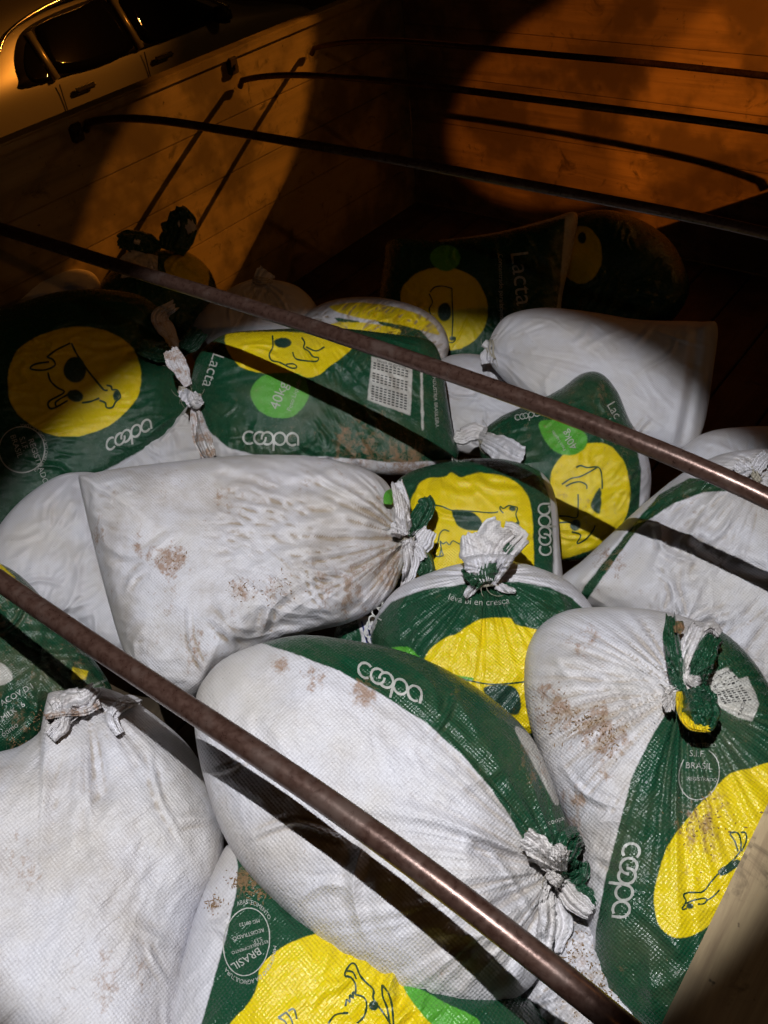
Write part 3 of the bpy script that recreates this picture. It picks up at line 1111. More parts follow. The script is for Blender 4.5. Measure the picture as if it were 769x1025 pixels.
s12.ribbon_mesh([zz(560, 440, K, (130, 215), (165, 200), (215, 215), (290, 210), (320, 240), (330, 320), (330, 380)),
                 zz(560, 440, K, (20, 345), (90, 300), (160, 285), (240, 245), (290, 215)),
                 zz(560, 440, K, (50, 360), (100, 335), (160, 325), (210, 350), (210, 380)),
                 zz(560, 440, K, (145, 420), (145, 520), (135, 600), (60, 590), (0, 588)),
                 zz(560, 440, K, (0, 640), (60, 635), (110, 640)),
                 zz(560, 440, K, (95, 710), (165, 735), (135, 800), (200, 770), (260, 700), (275, 660))], 1.5, 'cow_print', M_GINK)
s12.text('40kg', 579, 447, -.55, -.83, 11, M_WINK, 'weight_print')
s12.text('Peso Líquido', 567, 450, -.55, -.83, 4.5, M_WINK, 'weight_print')
s12.wordmark(516, 421, 26, -5, 5.6)
s12.text('Lac', 607, 405, .5, .86, 13, M_WINK, 'word_print')
s12.flap([(484, 440), (500, 448), (515, 455), (524, 458)], [16, 26, 26, 22], 'white', (.02, .03), .007, .01, seed=1, dirt=.1)
s12.flap([(486, 436), (475, 433), (462, 438), (455, 436)], [14, 20, 18, 12], 'white', (.015, .025), .007, .012, seed=2, dirt=.15)
s12.cord(484, 440, 9, 70)

s10 = Sack([(192, 378), (198, 357), (212, 342), (232, 333), (270, 330), (330, 328), (390, 334), (428, 340), (441, 358), (447, 395),
            (453, 430), (459, 456), (446, 466), (405, 476), (340, 473), (290, 469), (240, 467), (210, 462), (197, 442), (198, 418),
            (190, 398)],
           'green sack with bright green 40kg spot and white printed table, tied at its left', lift=.065, H=.115, res=NEAR,
           billow=.007, crease=.003, wear=.8, base_dirt=.28, grime=.4, power=3,
           ties=[(190, 392, .006, .12, 20, .5, .06)],
           dirt=[(360, 445, 30, .75), (400, 462, 22, .9), (300, 440, 25, .5)],
           reg={'green': [sh((100, 250), (500, 250), (500, 462), (459, 459), (440, 461), (400, 463), (350, 459), (300, 456), (255, 455), (228, 448), (210, 432), (201, 412), (196, 395), (100, 390))],
                'yellow': [sm((225, 337), (240, 333), (300, 333), (348, 345), (347, 354), (330, 367), (314, 377), (290, 375), (250, 371), (232, 358)),],
                'lime': [sm((251, 392), (257, 381), (272, 374), (300, 375), (309, 390), (305, 405), (290, 418), (268, 416), (255, 405))],
                'pale': [sh((372, 357), (413, 367), (411, 416), (368, 400)), sm((421, 372), (423, 372), (424, 424), (422, 424)),
                         sh((440, 340), (444, 360), (451, 400), (458, 440), (462, 440), (452, 350))],
                'ink': [ell(283, 343, 9, 5)]},
           folds=[([(448, 372), (452, 410), (456, 450)], .006, .008)])
K = 4.806
s10.ribbon_mesh([zz(200, 320, K, (350, 75), (352, 130), (335, 165), (345, 195), (385, 205), (440, 232), (468, 228), (450, 212), (415, 215)),
                 zz(200, 320, K, (490, 85), (505, 110), (500, 135), (525, 152), (545, 178), (570, 182), (562, 200), (500, 196), (460, 186), (447, 155)),
                 zz(200, 320, K, (510, 130), (560, 150), (600, 130))], 1.5, 'cow_print', M_GINK)
s10.wordmark(243, 444, 55, 2, 12.4)
s10.text('40kg', 279, 411, .33, -.94, 15, M_WINK, 'weight_print')
s10.text('Peso Líquido', 291, 412, .33, -.94, 6.5, M_WINK, 'weight_print')
rows = []
for i in range(15):
    t = i / 14
    x0, y0 = 374 + (-2.6) * t, 363 + 36 * t
    x1, y1 = 410 - 1.5 * t, 372 + 38 * t
    if i in (3, 8):
        continue
    k = 0
    while k < 9:
        a = k / 9
        rows.append([(x0 + (x1 - x0) * a, y0 + (y1 - y0) * a), (x0 + (x1 - x0) * (a + .07), y0 + (y1 - y0) * (a + .07))])
        k += 1
s10.ribbon_mesh(rows, 1.2, 'table_print', M_BINK)
s10.text('Níveis de garantia', 377, 362, 1, .25, 4.2, M_BINK, 'table_print')
s10.text('INDÚSTRIA BRASILEIRA', 433, 376, .06, 1, 5, M_WINK, 'small_print')
s10.text('Lacta', 214, 352, -.35, 1, 17, M_WINK, 'word_print')
s10.flap([(192, 392), (188, 398), (184, 402)], [20, 22, 16], 'white', (.02, .03), .006, .014, seed=1)
s10.flap([(190, 396), (196, 402), (203, 400)], [14, 16, 8], 'white', (.02, .026), .005, .01, seed=3)
s10.flap([(189, 386), (182, 372), (174, 358), (170, 350)], [8, 15, 20, 14], 'white', (.006, .01), .004, .006, seed=4, dirt=.75)
s10.flap([(194, 404), (198, 425), (206, 448), (212, 460)], [8, 14, 20, 12], 'white', (.004, .006), .004, .004, seed=5, dirt=.75)
s10.cord(190, 394, 11, 20, thick=.0035, lift=.02)

s13 = Sack([(560, 582), (585, 560), (615, 532), (650, 500), (690, 470), (735, 452), (790, 455), (850, 500), (870, 600), (850, 700),
            (790, 715), (720, 660), (650, 640), (600, 612), (578, 600)],
           'big white sack with narrow curved green stripe at the right edge', lift=-.0, H=.13, res=NEAR, billow=.010, crease=.005,
           ties=[(765, 470, .010, .26, 22, .4, .10)], base_dirt=.3, grime=.35, wear=.8,
           dirt=[(700, 505, 20, .5), (610, 560, 14, .8), (740, 500, 25, .5)],
           reg={'green': [sh((578, 602), (585, 588), (610, 556), (640, 518), (660, 495), (690, 478), (718, 480), (738, 487), (734, 491),
                             (705, 493), (676, 503), (650, 520), (638, 530), (612, 566), (588, 600))]},
           folds=[([(580, 600), (612, 562), (640, 528), (676, 503), (720, 492)], .004, .006),
                  ([(700, 545), (725, 560), (760, 572)], .008, .012)])
s13.flap([(752, 474), (744, 468), (738, 463)], [14, 18, 14], 'white', (.01, .02), .006, .01, seed=1, dirt=.5)
s13.flap([(756, 472), (762, 462), (770, 455)], [12, 16, 14], 'white', (.01, .02), .006, .01, seed=2, dirt=.4)
s13.cord(755, 474, 9, 60)

s9 = Sack([(384, 520), (390, 492), (408, 474), (440, 464), (480, 459), (515, 462), (543, 474), (556, 498), (560, 540), (561, 600),
           (530, 640), (450, 650), (390, 620), (380, 570)],
          'green sack with big bright yellow panel and walking cow in the middle', lift=.005, H=.11, res=NEAR,
          billow=.007, crease=.003, wear=.4, base_dirt=.15, power=3.2, ties=[(440, 462, .005, .13, 18, .0, .1)],
          reg={'green': [sh((300, 400), (538, 400), (541, 474), (551, 500), (554, 540), (554, 700), (300, 700))],
               'yellow': [sm((404, 560), (408, 515), (416, 490), (428, 479), (446, 477), (452, 473), (462, 477), (480, 473), (508, 478), (524, 490), (532, 510), (534, 560), (530, 620), (440, 640), (405, 620))],
               'lime': [ell(389, 500, 12, 18)],
               'ink': [sm((452, 512), (462, 510), (474, 513), (482, 521), (483, 529), (472, 531), (459, 527)), ell(513, 509, 4, 3, 20), ell(518, 524, 2.4, 2)]},
          folds=[([(545, 474), (552, 510), (553, 600)], .003, .004), ([(440, 478), (455, 490), (470, 492)], .005, .009),
                 ([(480, 475), (492, 486), (512, 488)], .005, .008)])
K = 4.806
s9.ribbon_mesh([zz(400, 480, K, (150, 122), (200, 128), (260, 150), (340, 152), (440, 160), (475, 155)),
                zz(400, 480, K, (500, 162), (485, 145), (485, 128), (500, 140), (525, 125), (550, 130), (568, 135), (565, 150), (560, 170), (575, 210)),
                zz(400, 480, K, (240, 250), (215, 242), (195, 260), (185, 300), (165, 355), (190, 370), (200, 330), (195, 295)),
                zz(400, 480, K, (195, 295), (205, 350), (212, 365), (190, 370)),
                zz(400, 480, K, (195, 295), (210, 310), (225, 300), (240, 315), (255, 295), (270, 300), (295, 312), (320, 310))],
               1.4, 'cow_print', M_GINK)
s9.wordmark(552, 556, -.03, -1, 11.6, ux=-1, uy=0)
s9.text('Nome', 452, 463, 1, -.05, 9, M_WINK, 'small_print')

s8 = Sack([(372, 640), (380, 612), (400, 588), (435, 572), (470, 563), (510, 562), (548, 572), (578, 590), (600, 625), (600, 680),
           (570, 725), (500, 745), (430, 735), (385, 700)],
          'green and yellow sack with its white tied neck standing up in front of the cow', lift=.055, H=.12, res=NEAR,
          billow=.006, crease=.003, wear=.8, base_dirt=.25, ties=[(487, 578, .009, .20, 30, .25, .06)],
          reg={'green': [sh((378, 800), (370, 640), (377, 620), (392, 602), (425, 590), (460, 585), (487, 583), (520, 582), (550, 588), (572, 598), (592, 616), (640, 640), (640, 800))],
               'yellow': [sm((424, 662), (440, 642), (458, 634), (468, 627), (485, 619), (510, 619), (518, 626), (548, 634), (560, 660), (560, 720), (520, 735), (440, 735), (415, 700))],
               'lime': [sm((390, 650), (408, 648), (418, 656), (428, 664), (450, 674), (475, 680), (440, 684), (400, 664))],
               'ink': [sm((484, 690), (500, 685), (515, 688), (521, 700), (518, 715), (500, 710))]})
s8.text('leva bi en cresça', 456, 602, 1, .06, 9.5, M_WINK, 'small_print', arc=(487, 480, 126, 126, 108, -1))
s8.ribbon_mesh([zz(350, 440, 3.076, (340, 735), (420, 752), (480, 752), (545, 745))], 1.4, 'cow_print', M_GINK)
s8.wordmark(371, 640, .35, -1, 9, ux=-.8, uy=-.5)
s8.flap([(487, 582), (480, 562), (474, 546), (470, 534)], [22, 30, 34, 20], 'white', (.02, .08), .010, .02, seed=1, dirt=.1, end_lift=.10)
s8.flap([(489, 582), (486, 560), (492, 540), (505, 527)], [16, 26, 34, 30], 'white', (.025, .095), .010, .02, seed=2, dirt=.05, end_lift=.12)
s8.flap([(491, 584), (500, 568), (510, 552), (524, 538)], [12, 16, 18, 16], 'white', (.02, .09), .007, .014, seed=3, dirt=.1, end_lift=.115)
s8.flap([(505, 527), (515, 530), (528, 538)], [12, 12, 8], 'white', (.105, .115), .006, .01, seed=9, dirt=.1)
s8.flap([(484, 584), (474, 574), (467, 566)], [18, 22, 14], 'green', (.02, .045), .009, .016, seed=4)
s8.flap([(490, 583), (488, 574), (490, 563)], [22, 24, 22], 'green', (.03, .075), .007, .012, seed=5)
s8.flap([(505, 552), (512, 545), (516, 538)], [10, 14, 12], 'green', (.10, .105), .004, seed=6)
s8.flap([(480, 585), (470, 592), (466, 598)], [8, 10, 6], 'white', (.008, .01), .003, seed=7)
s8.flap([(496, 586), (508, 590), (516, 592)], [8, 9, 5], 'white', (.008, .01), .003, seed=8)
s8.cord(488, 583, 12, 2, 4, .003, .022)

s6 = Sack([(-15, 560), (-6, 535), (14, 508), (42, 485), (72, 473), (110, 480), (150, 530), (170, 610), (160, 660), (125, 662),
           (95, 650), (50, 620), (10, 590)],
          'smooth white sack peeking out left of the stained white sack', lift=-.03, H=.10, res=MID, crease=.003, base_dirt=.1,
          ties=[(80, 474, .006, .15, 20, .3, .08)], grime=.1, folds=[([(78, 490), (95, 540), (120, 610)], .006, .012)])

s7 = Sack([(-80, 575), (-30, 558), (0, 564), (28, 583), (60, 620), (92, 658), (112, 690), (104, 708), (72, 710), (52, 712),
           (38, 738), (5, 757), (-50, 775), (-100, 700)],
          'muddy olive green sack with worn lettering at the left edge under the lowest bow', lift=.035, H=.08, res=NEAR,
          base_dirt=.45, grime=.95, wear=1, crease=.005, power=3,
          reg={'green': [sh((-200, 400), (300, 400), (300, 900), (-200, 900))],
               'yellow': [sh((-40, 560), (0, 564), (16, 578), (8, 588), (-40, 575)), sh((73, 668), (88, 672), (86, 680), (72, 680))],
               'pale': [sm((-10, 665), (2, 664), (12, 675), (10, 682), (-4, 686))]})
s7.text('ACOV D I', 2, 707, .86, -.5, 8.5, M_WINK, 'small_print')
s7.text('MILK 16', 3, 722, .82, -.57, 8, M_WINK, 'small_print')
s7.text('ótimo', 3, 738, .82, -.57, 8, M_WINK, 'small_print')
s7.text('Produzido por', 84, 692, .9, -.42, 4.5, M_WINK, 'small_print')
s7.text('cooperados', 86, 697, .9, -.42, 4.5, M_WINK, 'small_print')

s5 = Sack([(79, 478), (84, 476), (120, 469), (170, 463), (230, 457), (290, 456), (340, 462), (378, 476), (396, 498), (410, 530), (411, 545),
           (400, 578), (385, 602), (352, 622), (305, 634), (262, 648), (228, 668), (205, 688), (192, 699), (165, 695), (138, 676),
           (122, 645), (108, 598), (93, 540)],
          'brown stained white sack lying sideways, tied at right beside the yellow cow panel', lift=.105, H=.13, res=NEAR,
          billow=.012, crease=.004, ties=[(408, 540, .013, .26, 26, .45, .10)], base_dirt=.36, grime=.6, power=3,
          dirt=[(142, 548, 12, .8), (173, 560, 13, 1), (246, 590, 15, .8), (278, 590, 16, .75), (200, 645, 20, .7), (100, 540, 20, .6),
                (350, 590, 35, .75), (385, 570, 28, .85), (225, 500, 12, .6), (375, 510, 22, .6), (330, 470, 30, .5), (150, 600, 10, .5)],
          folds=[([(225, 480), (270, 492), (330, 490)], .006, .012), ([(240, 640), (300, 618), (360, 608)], .006, .012),
                 ([(90, 485), (100, 540), (118, 610), (130, 650)], .004, .008), ([(300, 520), (350, 512), (395, 528)], .006, .009),
                 ([(250, 560), (300, 540), (340, 545)], .004, .012)])
s5.flap([(406, 536), (404, 522), (402, 502), (397, 482)], [12, 16, 16, 13], 'white', (.03, .06), .008, .012, seed=1, dirt=.2, end_lift=.05)
s5.flap([(407, 540), (412, 560), (408, 578), (403, 590)], [10, 16, 15, 6], 'white', (.03, .05), .007, .012, seed=2, dirt=.1, end_lift=.03)
s5.flap([(408, 536), (418, 522), (427, 506), (424, 498)], [12, 20, 20, 14], 'green', (.02, .045), .008, .014, seed=3)
s5.flap([(408, 544), (420, 545), (430, 530)], [14, 24, 16], 'white', (.02, .035), .008, .014, seed=4, dirt=.1)
s5.flap([(408, 544), (420, 556), (426, 568), (420, 576)], [12, 18, 20, 14], 'green', (.015, .03), .008, .014, seed=5)
s5.flap([(409, 546), (418, 548), (424, 560)], [8, 10, 10], 'white', (.035, .045), .005, .008, seed=6, dirt=.1)
s5.flap([(394, 500), (390, 496), (388, 505)], [10, 12, 8], 'lime', (.01, .015), .004, seed=7)
s5.flap([(405, 520), (398, 528), (396, 538)], [10, 14, 10], 'white', (.02, .03), .006, seed=8, dirt=.4)
s5.cord(407, 541, 12, 85, 4, .003, .025)

s25 = Sack([(335, 632), (350, 622), (375, 618), (400, 640), (410, 670), (380, 690), (345, 660)],
           'small blue striped sack end squeezed under the stained white sack', lift=-.0, H=.05, res=FAR,
           reg={'green': [sh((300, 600), (355, 600), (362, 640), (350, 720), (300, 720))]})
s25.ribbon_mesh([[(362, 622), (368, 645)], [(367, 622), (373, 645)]], 1.6, 'stripe_print', ink_material('blue_ink', (0.03, 0.05, 0.22)))

s4 = Sack([(526, 672), (531, 645), (545, 625), (570, 612), (610, 609), (655, 612), (690, 620), (722, 633), (750, 658), (772, 690),
           (800, 740), (815, 800), (810, 860), (785, 920), (745, 985), (712, 1030), (668, 1045), (625, 1022), (597, 985), (588, 930),
           (582, 880), (572, 835), (556, 795), (540, 755), (528, 710)],
          'half white half green mud splashed sack against lower right board', lift=.075, H=.14,
          res=NEAR, billow=.010, crease=.0010, wear=.5, base_dirt=.30, grime=.4, power=3.0,
          ties=[(682, 700, .011, .30, 34, .25, .07)],
          dirt=[(560, 715, 18, .9), (590, 725, 20, .9), (610, 740, 16, .9), (575, 800, 14, .8), (548, 690, 14, .7), (585, 645, 16, .7),
                (570, 830, 16, .8), (600, 770, 20, .6), (700, 830, 25, .85), (712, 812, 18, .8), (720, 850, 18, .7), (690, 870, 16, .6)],
          reg={'green': [sh((694, 694), (686, 702), (668, 712), (652, 738), (632, 780), (619, 830), (606, 880), (597, 930), (592, 1000), (600, 1100), (900, 1100), (950, 900), (950, 600), (780, 560), (715, 632), (704, 660), (700, 690)),],
               'yellow': [sm((780, 764), (752, 769), (732, 774), (716, 788), (694, 812), (672, 842), (660, 870), (655, 900), (660, 926), (674, 938), (692, 937), (712, 924), (740, 890), (790, 830), (810, 790))],
               'pale': [sh((708, 676), (728, 668), (740, 680), (748, 677), (756, 692), (760, 705), (753, 722), (738, 718), (716, 706))],
               'ink': [sm((719, 872), (728, 866), (738, 860), (742, 864), (733, 872), (722, 877)), ell(691, 907, 4, 3)]})
K = 5.96
s4.ribbon_mesh([zz(640, 770, K, (480, 615), (430, 670), (380, 730), (300, 735), (265, 750), (280, 790), (255, 835), (285, 830)),
                zz(640, 770, K, (280, 800), (330, 780), (400, 770), (390, 800), (350, 805)),
                zz(640, 770, K, (400, 785), (440, 760), (480, 720)),
                zz(640, 770, K, (480, 615), (540, 560), (580, 520), (605, 480), (605, 420), (585, 378), (540, 380)),
                zz(640, 770, K, (540, 385), (570, 430), (590, 490)),
                zz(640, 770, K, (605, 378), (635, 380), (638, 430), (610, 490))], 1.6, 'cow_print', M_GINK)
s4.wordmark(625, 843, -.17, 1, 16.8, ux=1, uy=.12)
seal = ell(700, 775, 20, 26, 12)[0]
s4.ribbon_mesh([catmull(seal[-3:] + seal[:9], 6, False)], 1.1, 'seal_ring', M_WINK)
s4.text('S.I.F.', 690, 757, 1, .05, 9, M_WINK, 'seal_text')
s4.text('BRASIL', 686, 769, 1, .05, 9, M_WINK, 'seal_text')
s4.text('MINISTÉRIO', 688, 747, 1, .04, 5.5, M_WINK, 'seal_text')
s4.text('REGISTRADO', 688, 781, 1, .05, 5, M_WINK, 'seal_text')
rows = []
for i in range(11):
    a = i / 10
    p0, p1 = np.array([714, 685 + 2]) * (1 - a) + np.array([724, 704]) * a, np.array([738, 676]) * (1 - a) + np.array([754, 700]) * a
    if i == 3:
        continue
    for k in range(6):
        b = k / 6
        rows.append([tuple(p0 + (p1 - p0) * b), tuple(p0 + (p1 - p0) * (b + .11))])
s4.ribbon_mesh(rows, .9, 'table_print', M_BINK)
s4.text('Composição', 712, 682, .9, -.42, 5, M_BINK, 'table_print')
s4.text('LACTA', 742, 716, .35, -.94, 5, M_BINK, 'table_print')
s4.flap([(684, 694), (678, 668), (673, 645), (671, 616)], [18, 20, 18, 9], 'green', (.02, .045), .008, .016, seed=1, end_lift=.05)
s4.flap([(678, 634), (680, 628), (680, 622)], [8, 11, 7], 'green', (.065, .067), .002, .004, seed=13, dirt=.95)
s4.flap([(690, 692), (687, 668), (695, 645), (702, 628)], [14, 20, 26, 20], 'white', (.02, .04), .009, .016, seed=2, dirt=.2, end_lift=.045)
s4.flap([(698, 690), (702, 668), (708, 648), (716, 636)], [12, 22, 26, 18], 'green', (.025, .05), .008, .016, seed=3, end_lift=.05)
s4.flap([(704, 634), (712, 630), (720, 636)], [12, 14, 10], 'white', (.05, .06), .007, .010, seed=4, dirt=.3)
s4.flap([(686, 692), (678, 690), (670, 700), (672, 712)], [12, 16, 16, 10], 'white', (.02, .035), .008, .012, seed=5, dirt=.3)
s4.flap([(694, 688), (700, 704), (702, 718), (698, 730)], [24, 38, 38, 26], 'green', (.03, .075), .010, .03, seed=6, end_lift=.05)
s4.flap([(680, 692), (682, 712), (692, 726), (710, 730)], [6, 9, 10, 7], 'yellow', (.045, .085), .004, .008, seed=7, end_lift=.08)
s4.flap([(690, 678), (694, 682), (702, 680)], [10, 12, 8], 'white', (.05, .06), .005, .008, seed=8, dirt=.4)
s4.cord(692, 690, 14, 30, 4, .003, .035)

s23 = Sack([(520, 985), (535, 945), (560, 915), (590, 905), (612, 950), (650, 1000), (690, 1040), (660, 1090), (560, 1100), (515, 1040)],
           'white sack with brown grain crumbs, wedged at the bottom between two tied sacks', lift=.0, H=.10, res=MID, base_dirt=.5, grime=.5,
           crease=.007)

s3 = Sack([(233, 846), (262, 870), (310, 900), (360, 930), (420, 960), (480, 985), (540, 1010), (570, 1080), (520, 1170), (350, 1210),
           (210, 1190), (150, 1110), (165, 1040), (182, 965), (200, 905), (218, 865)],
          'sack at the bottom edge with round seal beside a yellow disc', lift=.035, H=.13, res=NEAR,
          crease=.004, wear=.4, base_dirt=.15, grime=.1, dirt=[(245, 880, 14, .7), (215, 905, 9, .7)],
          reg={'green': [sh((234, 840), (238, 868), (237, 890), (228, 930), (216, 975), (200, 1030), (180, 1250), (700, 1250), (700, 900), (400, 840), (260, 830))],
               'yellow': [sm((226, 1032), (248, 1006), (258, 985), (262, 966), (284, 948), (306, 938), (322, 934), (334, 938), (350, 938), (372, 952), (398, 974), (420, 998), (437, 1018), (440, 1070), (380, 1140), (280, 1140), (215, 1090)),],
               'lime': [sm((404, 988), (420, 990), (450, 1006), (480, 1022), (470, 1034), (440, 1030), (420, 1012))],
               'ink': [ell(374, 1007, 5, 5)]})
K = 3.495
s3.ribbon_mesh([zz(200, 880, K, (545, 400), (545, 370), (530, 345), (508, 338), (512, 320), (530, 296), (545, 300), (560, 335), (580, 360), (608, 388), (608, 420), (640, 465), (665, 505), (680, 540)),
                zz(200, 880, K, (515, 322), (535, 325), (548, 350)),
                zz(200, 880, K, (510, 445), (515, 420), (525, 432), (525, 405), (538, 418), (535, 395), (550, 408)),
                zz(200, 880, K, (550, 405), (575, 415), (584, 440), (575, 480), (550, 505)),
                zz(200, 880, K, (450, 505), (475, 475), (520, 468)),
                zz(200, 880, K, (638, 370), (660, 400), (672, 440), (678, 510)),
                zz(200, 880, K, (638, 370), (640, 410), (655, 450), (665, 505)),
                ], 2.0, 'cow_print', M_GINK)
s3.ribbon_mesh([zz(200, 880, K, (275, 485), (300, 500), (310, 530)), zz(200, 880, K, (300, 465), (320, 490), (330, 530)),
                zz(200, 880, K, (310, 462), (330, 455), (340, 490)), zz(200, 880, K, (275, 485), (300, 468))], 2.0, 'cow_print', M_GINK)
ring = catmull(ell(247, 943, 23, 34, 8)[0] + [ell(247, 943, 23, 34, 8)[0][0]], 6, False)
s3.ribbon_mesh([ring], 1.1, 'seal_ring', M_WINK)
s3.text('BRASIL', 259, 948, -.80, .50, 11, M_WINK, 'seal_text')
s3.text('S.I.F.', 262, 938, -.90, .34, 6, M_WINK, 'seal_text')
s3.text('REGISTRADO', 264, 929, -.93, .28, 5.5, M_WINK, 'seal_text')
s3.text('ESTABELECIMENTO', 268, 938 + 3, -.93, .30, 4.4, M_WINK, 'seal_text')
s3.text('MG 00123', 260, 920, -.93, .2, 5, M_WINK, 'seal_text')
s3.text('MINISTÉRIO DA AGRICULTURA', 0, 0, 1, 0, 5.4, M_WINK, 'seal_text', arc=(247, 943, 27, 38, 5, 1))
s3.text('ABASTECIMENTO', 0, 0, 1, 0, 5.4, M_WINK, 'seal_text', arc=(247, 943, 27, 38, 250, 1))

s2 = Sack([(197, 700), (206, 680), (226, 660), (262, 645), (302, 637), (345, 641), (400, 652), (450, 673), (497, 704), (530, 737),
           (549, 775), (564, 815), (578, 848), (566, 870), (553, 885), (553, 915), (548, 950), (532, 985), (503, 1003), (462, 1010), (402, 996),
           (342, 962), (290, 917), (250, 875), (222, 830), (204, 775), (196, 730)],
          'large white sack with one green corner lying across the bottom of the pile', lift=.125, H=.13, tilt=.72, nfold=12, res=(130, 480),
          billow=.011, crease=.0012, base_dirt=.25, grime=.35, wear=.7, power=2.9,
          ties=[(556, 872, .012, .24, 26, .4, .09)],
          dirt=[(280, 663, 9, .9), (315, 680, 12, .8), (362, 695, 12, .9), (545, 760, 26, .7)],
          reg={'green': [sh((250, 600), (262, 644), (300, 656), (340, 672), (385, 697), (425, 723), (460, 753), (490, 787), (512, 820), (530, 852), (600, 875), (680, 760), (560, 600))],
               'pale': [sm((516, 731), (522, 729), (534, 740), (548, 765), (560, 798), (556, 806), (548, 792), (534, 765))]},
          folds=[([(470, 850), (510, 862), (545, 868)], .008, .010), ([(485, 900), (520, 880), (550, 872)], .008, .010),
                 ([(300, 645), (345, 672), (390, 700)], .002, .006)])
s2.wordmark(357, 675, 67, 31, 15.6, ux=.22, uy=-.9)
s2.text('coopa', 549, 826, .92, -.3, 7, M_WINK, 'small_print')
s2.flap([(556, 872), (545, 856), (536, 846), (524, 838)], [14, 22, 26, 20], 'white', (.02, .03), .008, .014, seed=1, dirt=.3)
s2.flap([(558, 868), (566, 852), (570, 842), (580, 836)], [14, 26, 30, 20], 'green', (.02, .04), .010, .018, seed=2)
s2.flap([(560, 872), (560, 856), (566, 848)], [14, 20, 14], 'white', (.035, .05), .009, .014, seed=3, dirt=.15)
s2.flap([(562, 876), (572, 880), (580, 874), (582, 862)], [12, 20, 22, 16], 'green', (.02, .04), .009, .016, seed=4)
s2.flap([(560, 878), (568, 892), (580, 905), (592, 914)], [14, 22, 22, 16], 'white', (.025, .045), .008, .014, seed=5, dirt=.15)
s2.flap([(566, 884), (580, 892), (592, 900), (596, 908)], [10, 16, 18, 14], 'green', (.02, .03), .008, .012, seed=6)
s2.flap([(556, 880), (552, 900), (556, 925), (550, 950)], [12, 26, 36, 26], 'white', (.008, .012), .009, .008, seed=7, dirt=.3, stripes=12)
s2.flap([(550, 872), (556, 880), (564, 886)], [12, 14, 10], 'white', (.03, .045), .006, .01, seed=8, dirt=.2)
s2.cord(557, 873, 13, 70, 4, .003, .03)

s1 = Sack([(46, 698), (70, 692), (102, 690), (128, 700), (160, 722), (188, 748), (207, 780), (219, 815), (223, 845), (214, 880),
           (198, 915), (188, 960), (182, 1020), (180, 1090), (120, 1190), (0, 1220), (-110, 1150), (-150, 1000), (-130, 860),
           (-70, 780), (-10, 757), (20, 748), (42, 730)],
          'bulky white sack at the lower left corner with a frayed open top', lift=.07, H=.15, nfold=12, res=(130, 480), billow=.013, crease=.002,
          ties=[(82, 706, .009, .26, 22, .2, .06)], base_dirt=.2, grime=.45,
          dirt=[(110, 985, 40, .6), (15, 870, 30, .55), (80, 930, 25, .45)],
          folds=[([(70, 710), (90, 760), (95, 810)], .006, .014), ([(40, 745), (55, 800), (50, 850)], .004, .014)])
s1.flap([(60, 722), (70, 706), (84, 702), (96, 690)], [22, 28, 26, 14], 'white', (.01, .025), .008, .012, seed=1, dirt=.1)
s1.flap([(100, 704), (84, 712), (64, 714), (45, 718)], [10, 10, 8, 5], 'white', (.02, .03), .004, .006, seed=2, dirt=.8)
s1.flap([(50, 738), (62, 724), (58, 708), (50, 700)], [14, 18, 14, 8], 'white', (.01, .02), .006, .010, seed=3, dirt=.1)
s1.flap([(120, 735), (112, 718), (124, 705), (140, 703)], [10, 14, 14, 8], 'white', (.01, .02), .006, .010, seed=4, dirt=.15)

# straw and grain crumbs lying on the lower sacks
def crumbs(s, spots, label, seed):
    rng = np.random.RandomState(seed)
    mb = MB()
    for cx, cy, rx, ry, n in spots:
        q = np.stack([cx + rng.randn(n) * rx, cy + rng.randn(n) * ry], 1)
        r, _ = s.rr(s.plane(q))
        q = q[r < .97]
        P = s.from_px(q, .0016)
        for p in P:
            a = rng.rand(3) - .5
            a = a - (a @ s.D) * s.D * .8
            a = a / np.linalg.norm(a) * (.0008 + rng.rand() ** 2 * .0026)
            mb.tube([p - a, p, p + a], [.0003, .0006 + rng.rand() * .0006, .0003], 5)
    o = mb.build('grain_crumbs', M_STRAW)
    tag(o, label, 'crumbs', None, 'stuff')


M_STRAW = plain('straw', (0.26, 0.16, 0.07), .8, 0, .5, 400)
crumbs(s3, [(245, 882, 9, 6, 130), (262, 893, 9, 5, 60), (215, 905, 6, 5, 40)], 'pale straw crumbs heaped beside the round seal', 1)
crumbs(s4, [(560, 715, 14, 12, 60), (592, 728, 14, 10, 60), (612, 742, 8, 8, 40), (705, 825, 18, 16, 60)], 'brown crumbs stuck to the half white sack', 2)
crumbs(s5, [(245, 592, 10, 5, 26), (282, 588, 9, 9, 30), (173, 560, 7, 6, 24)], 'dark specks scattered over the stained white sack', 3)
crumbs(s7, [(45, 722, 10, 8, 110), (20, 745, 8, 5, 60)], 'chaff caught along the muddy green sack edge', 4)
crumbs(s23, [(575, 965, 16, 18, 120), (600, 1000, 14, 14, 120)], 'brown grain spilled between the two sacks at the bottom', 5)
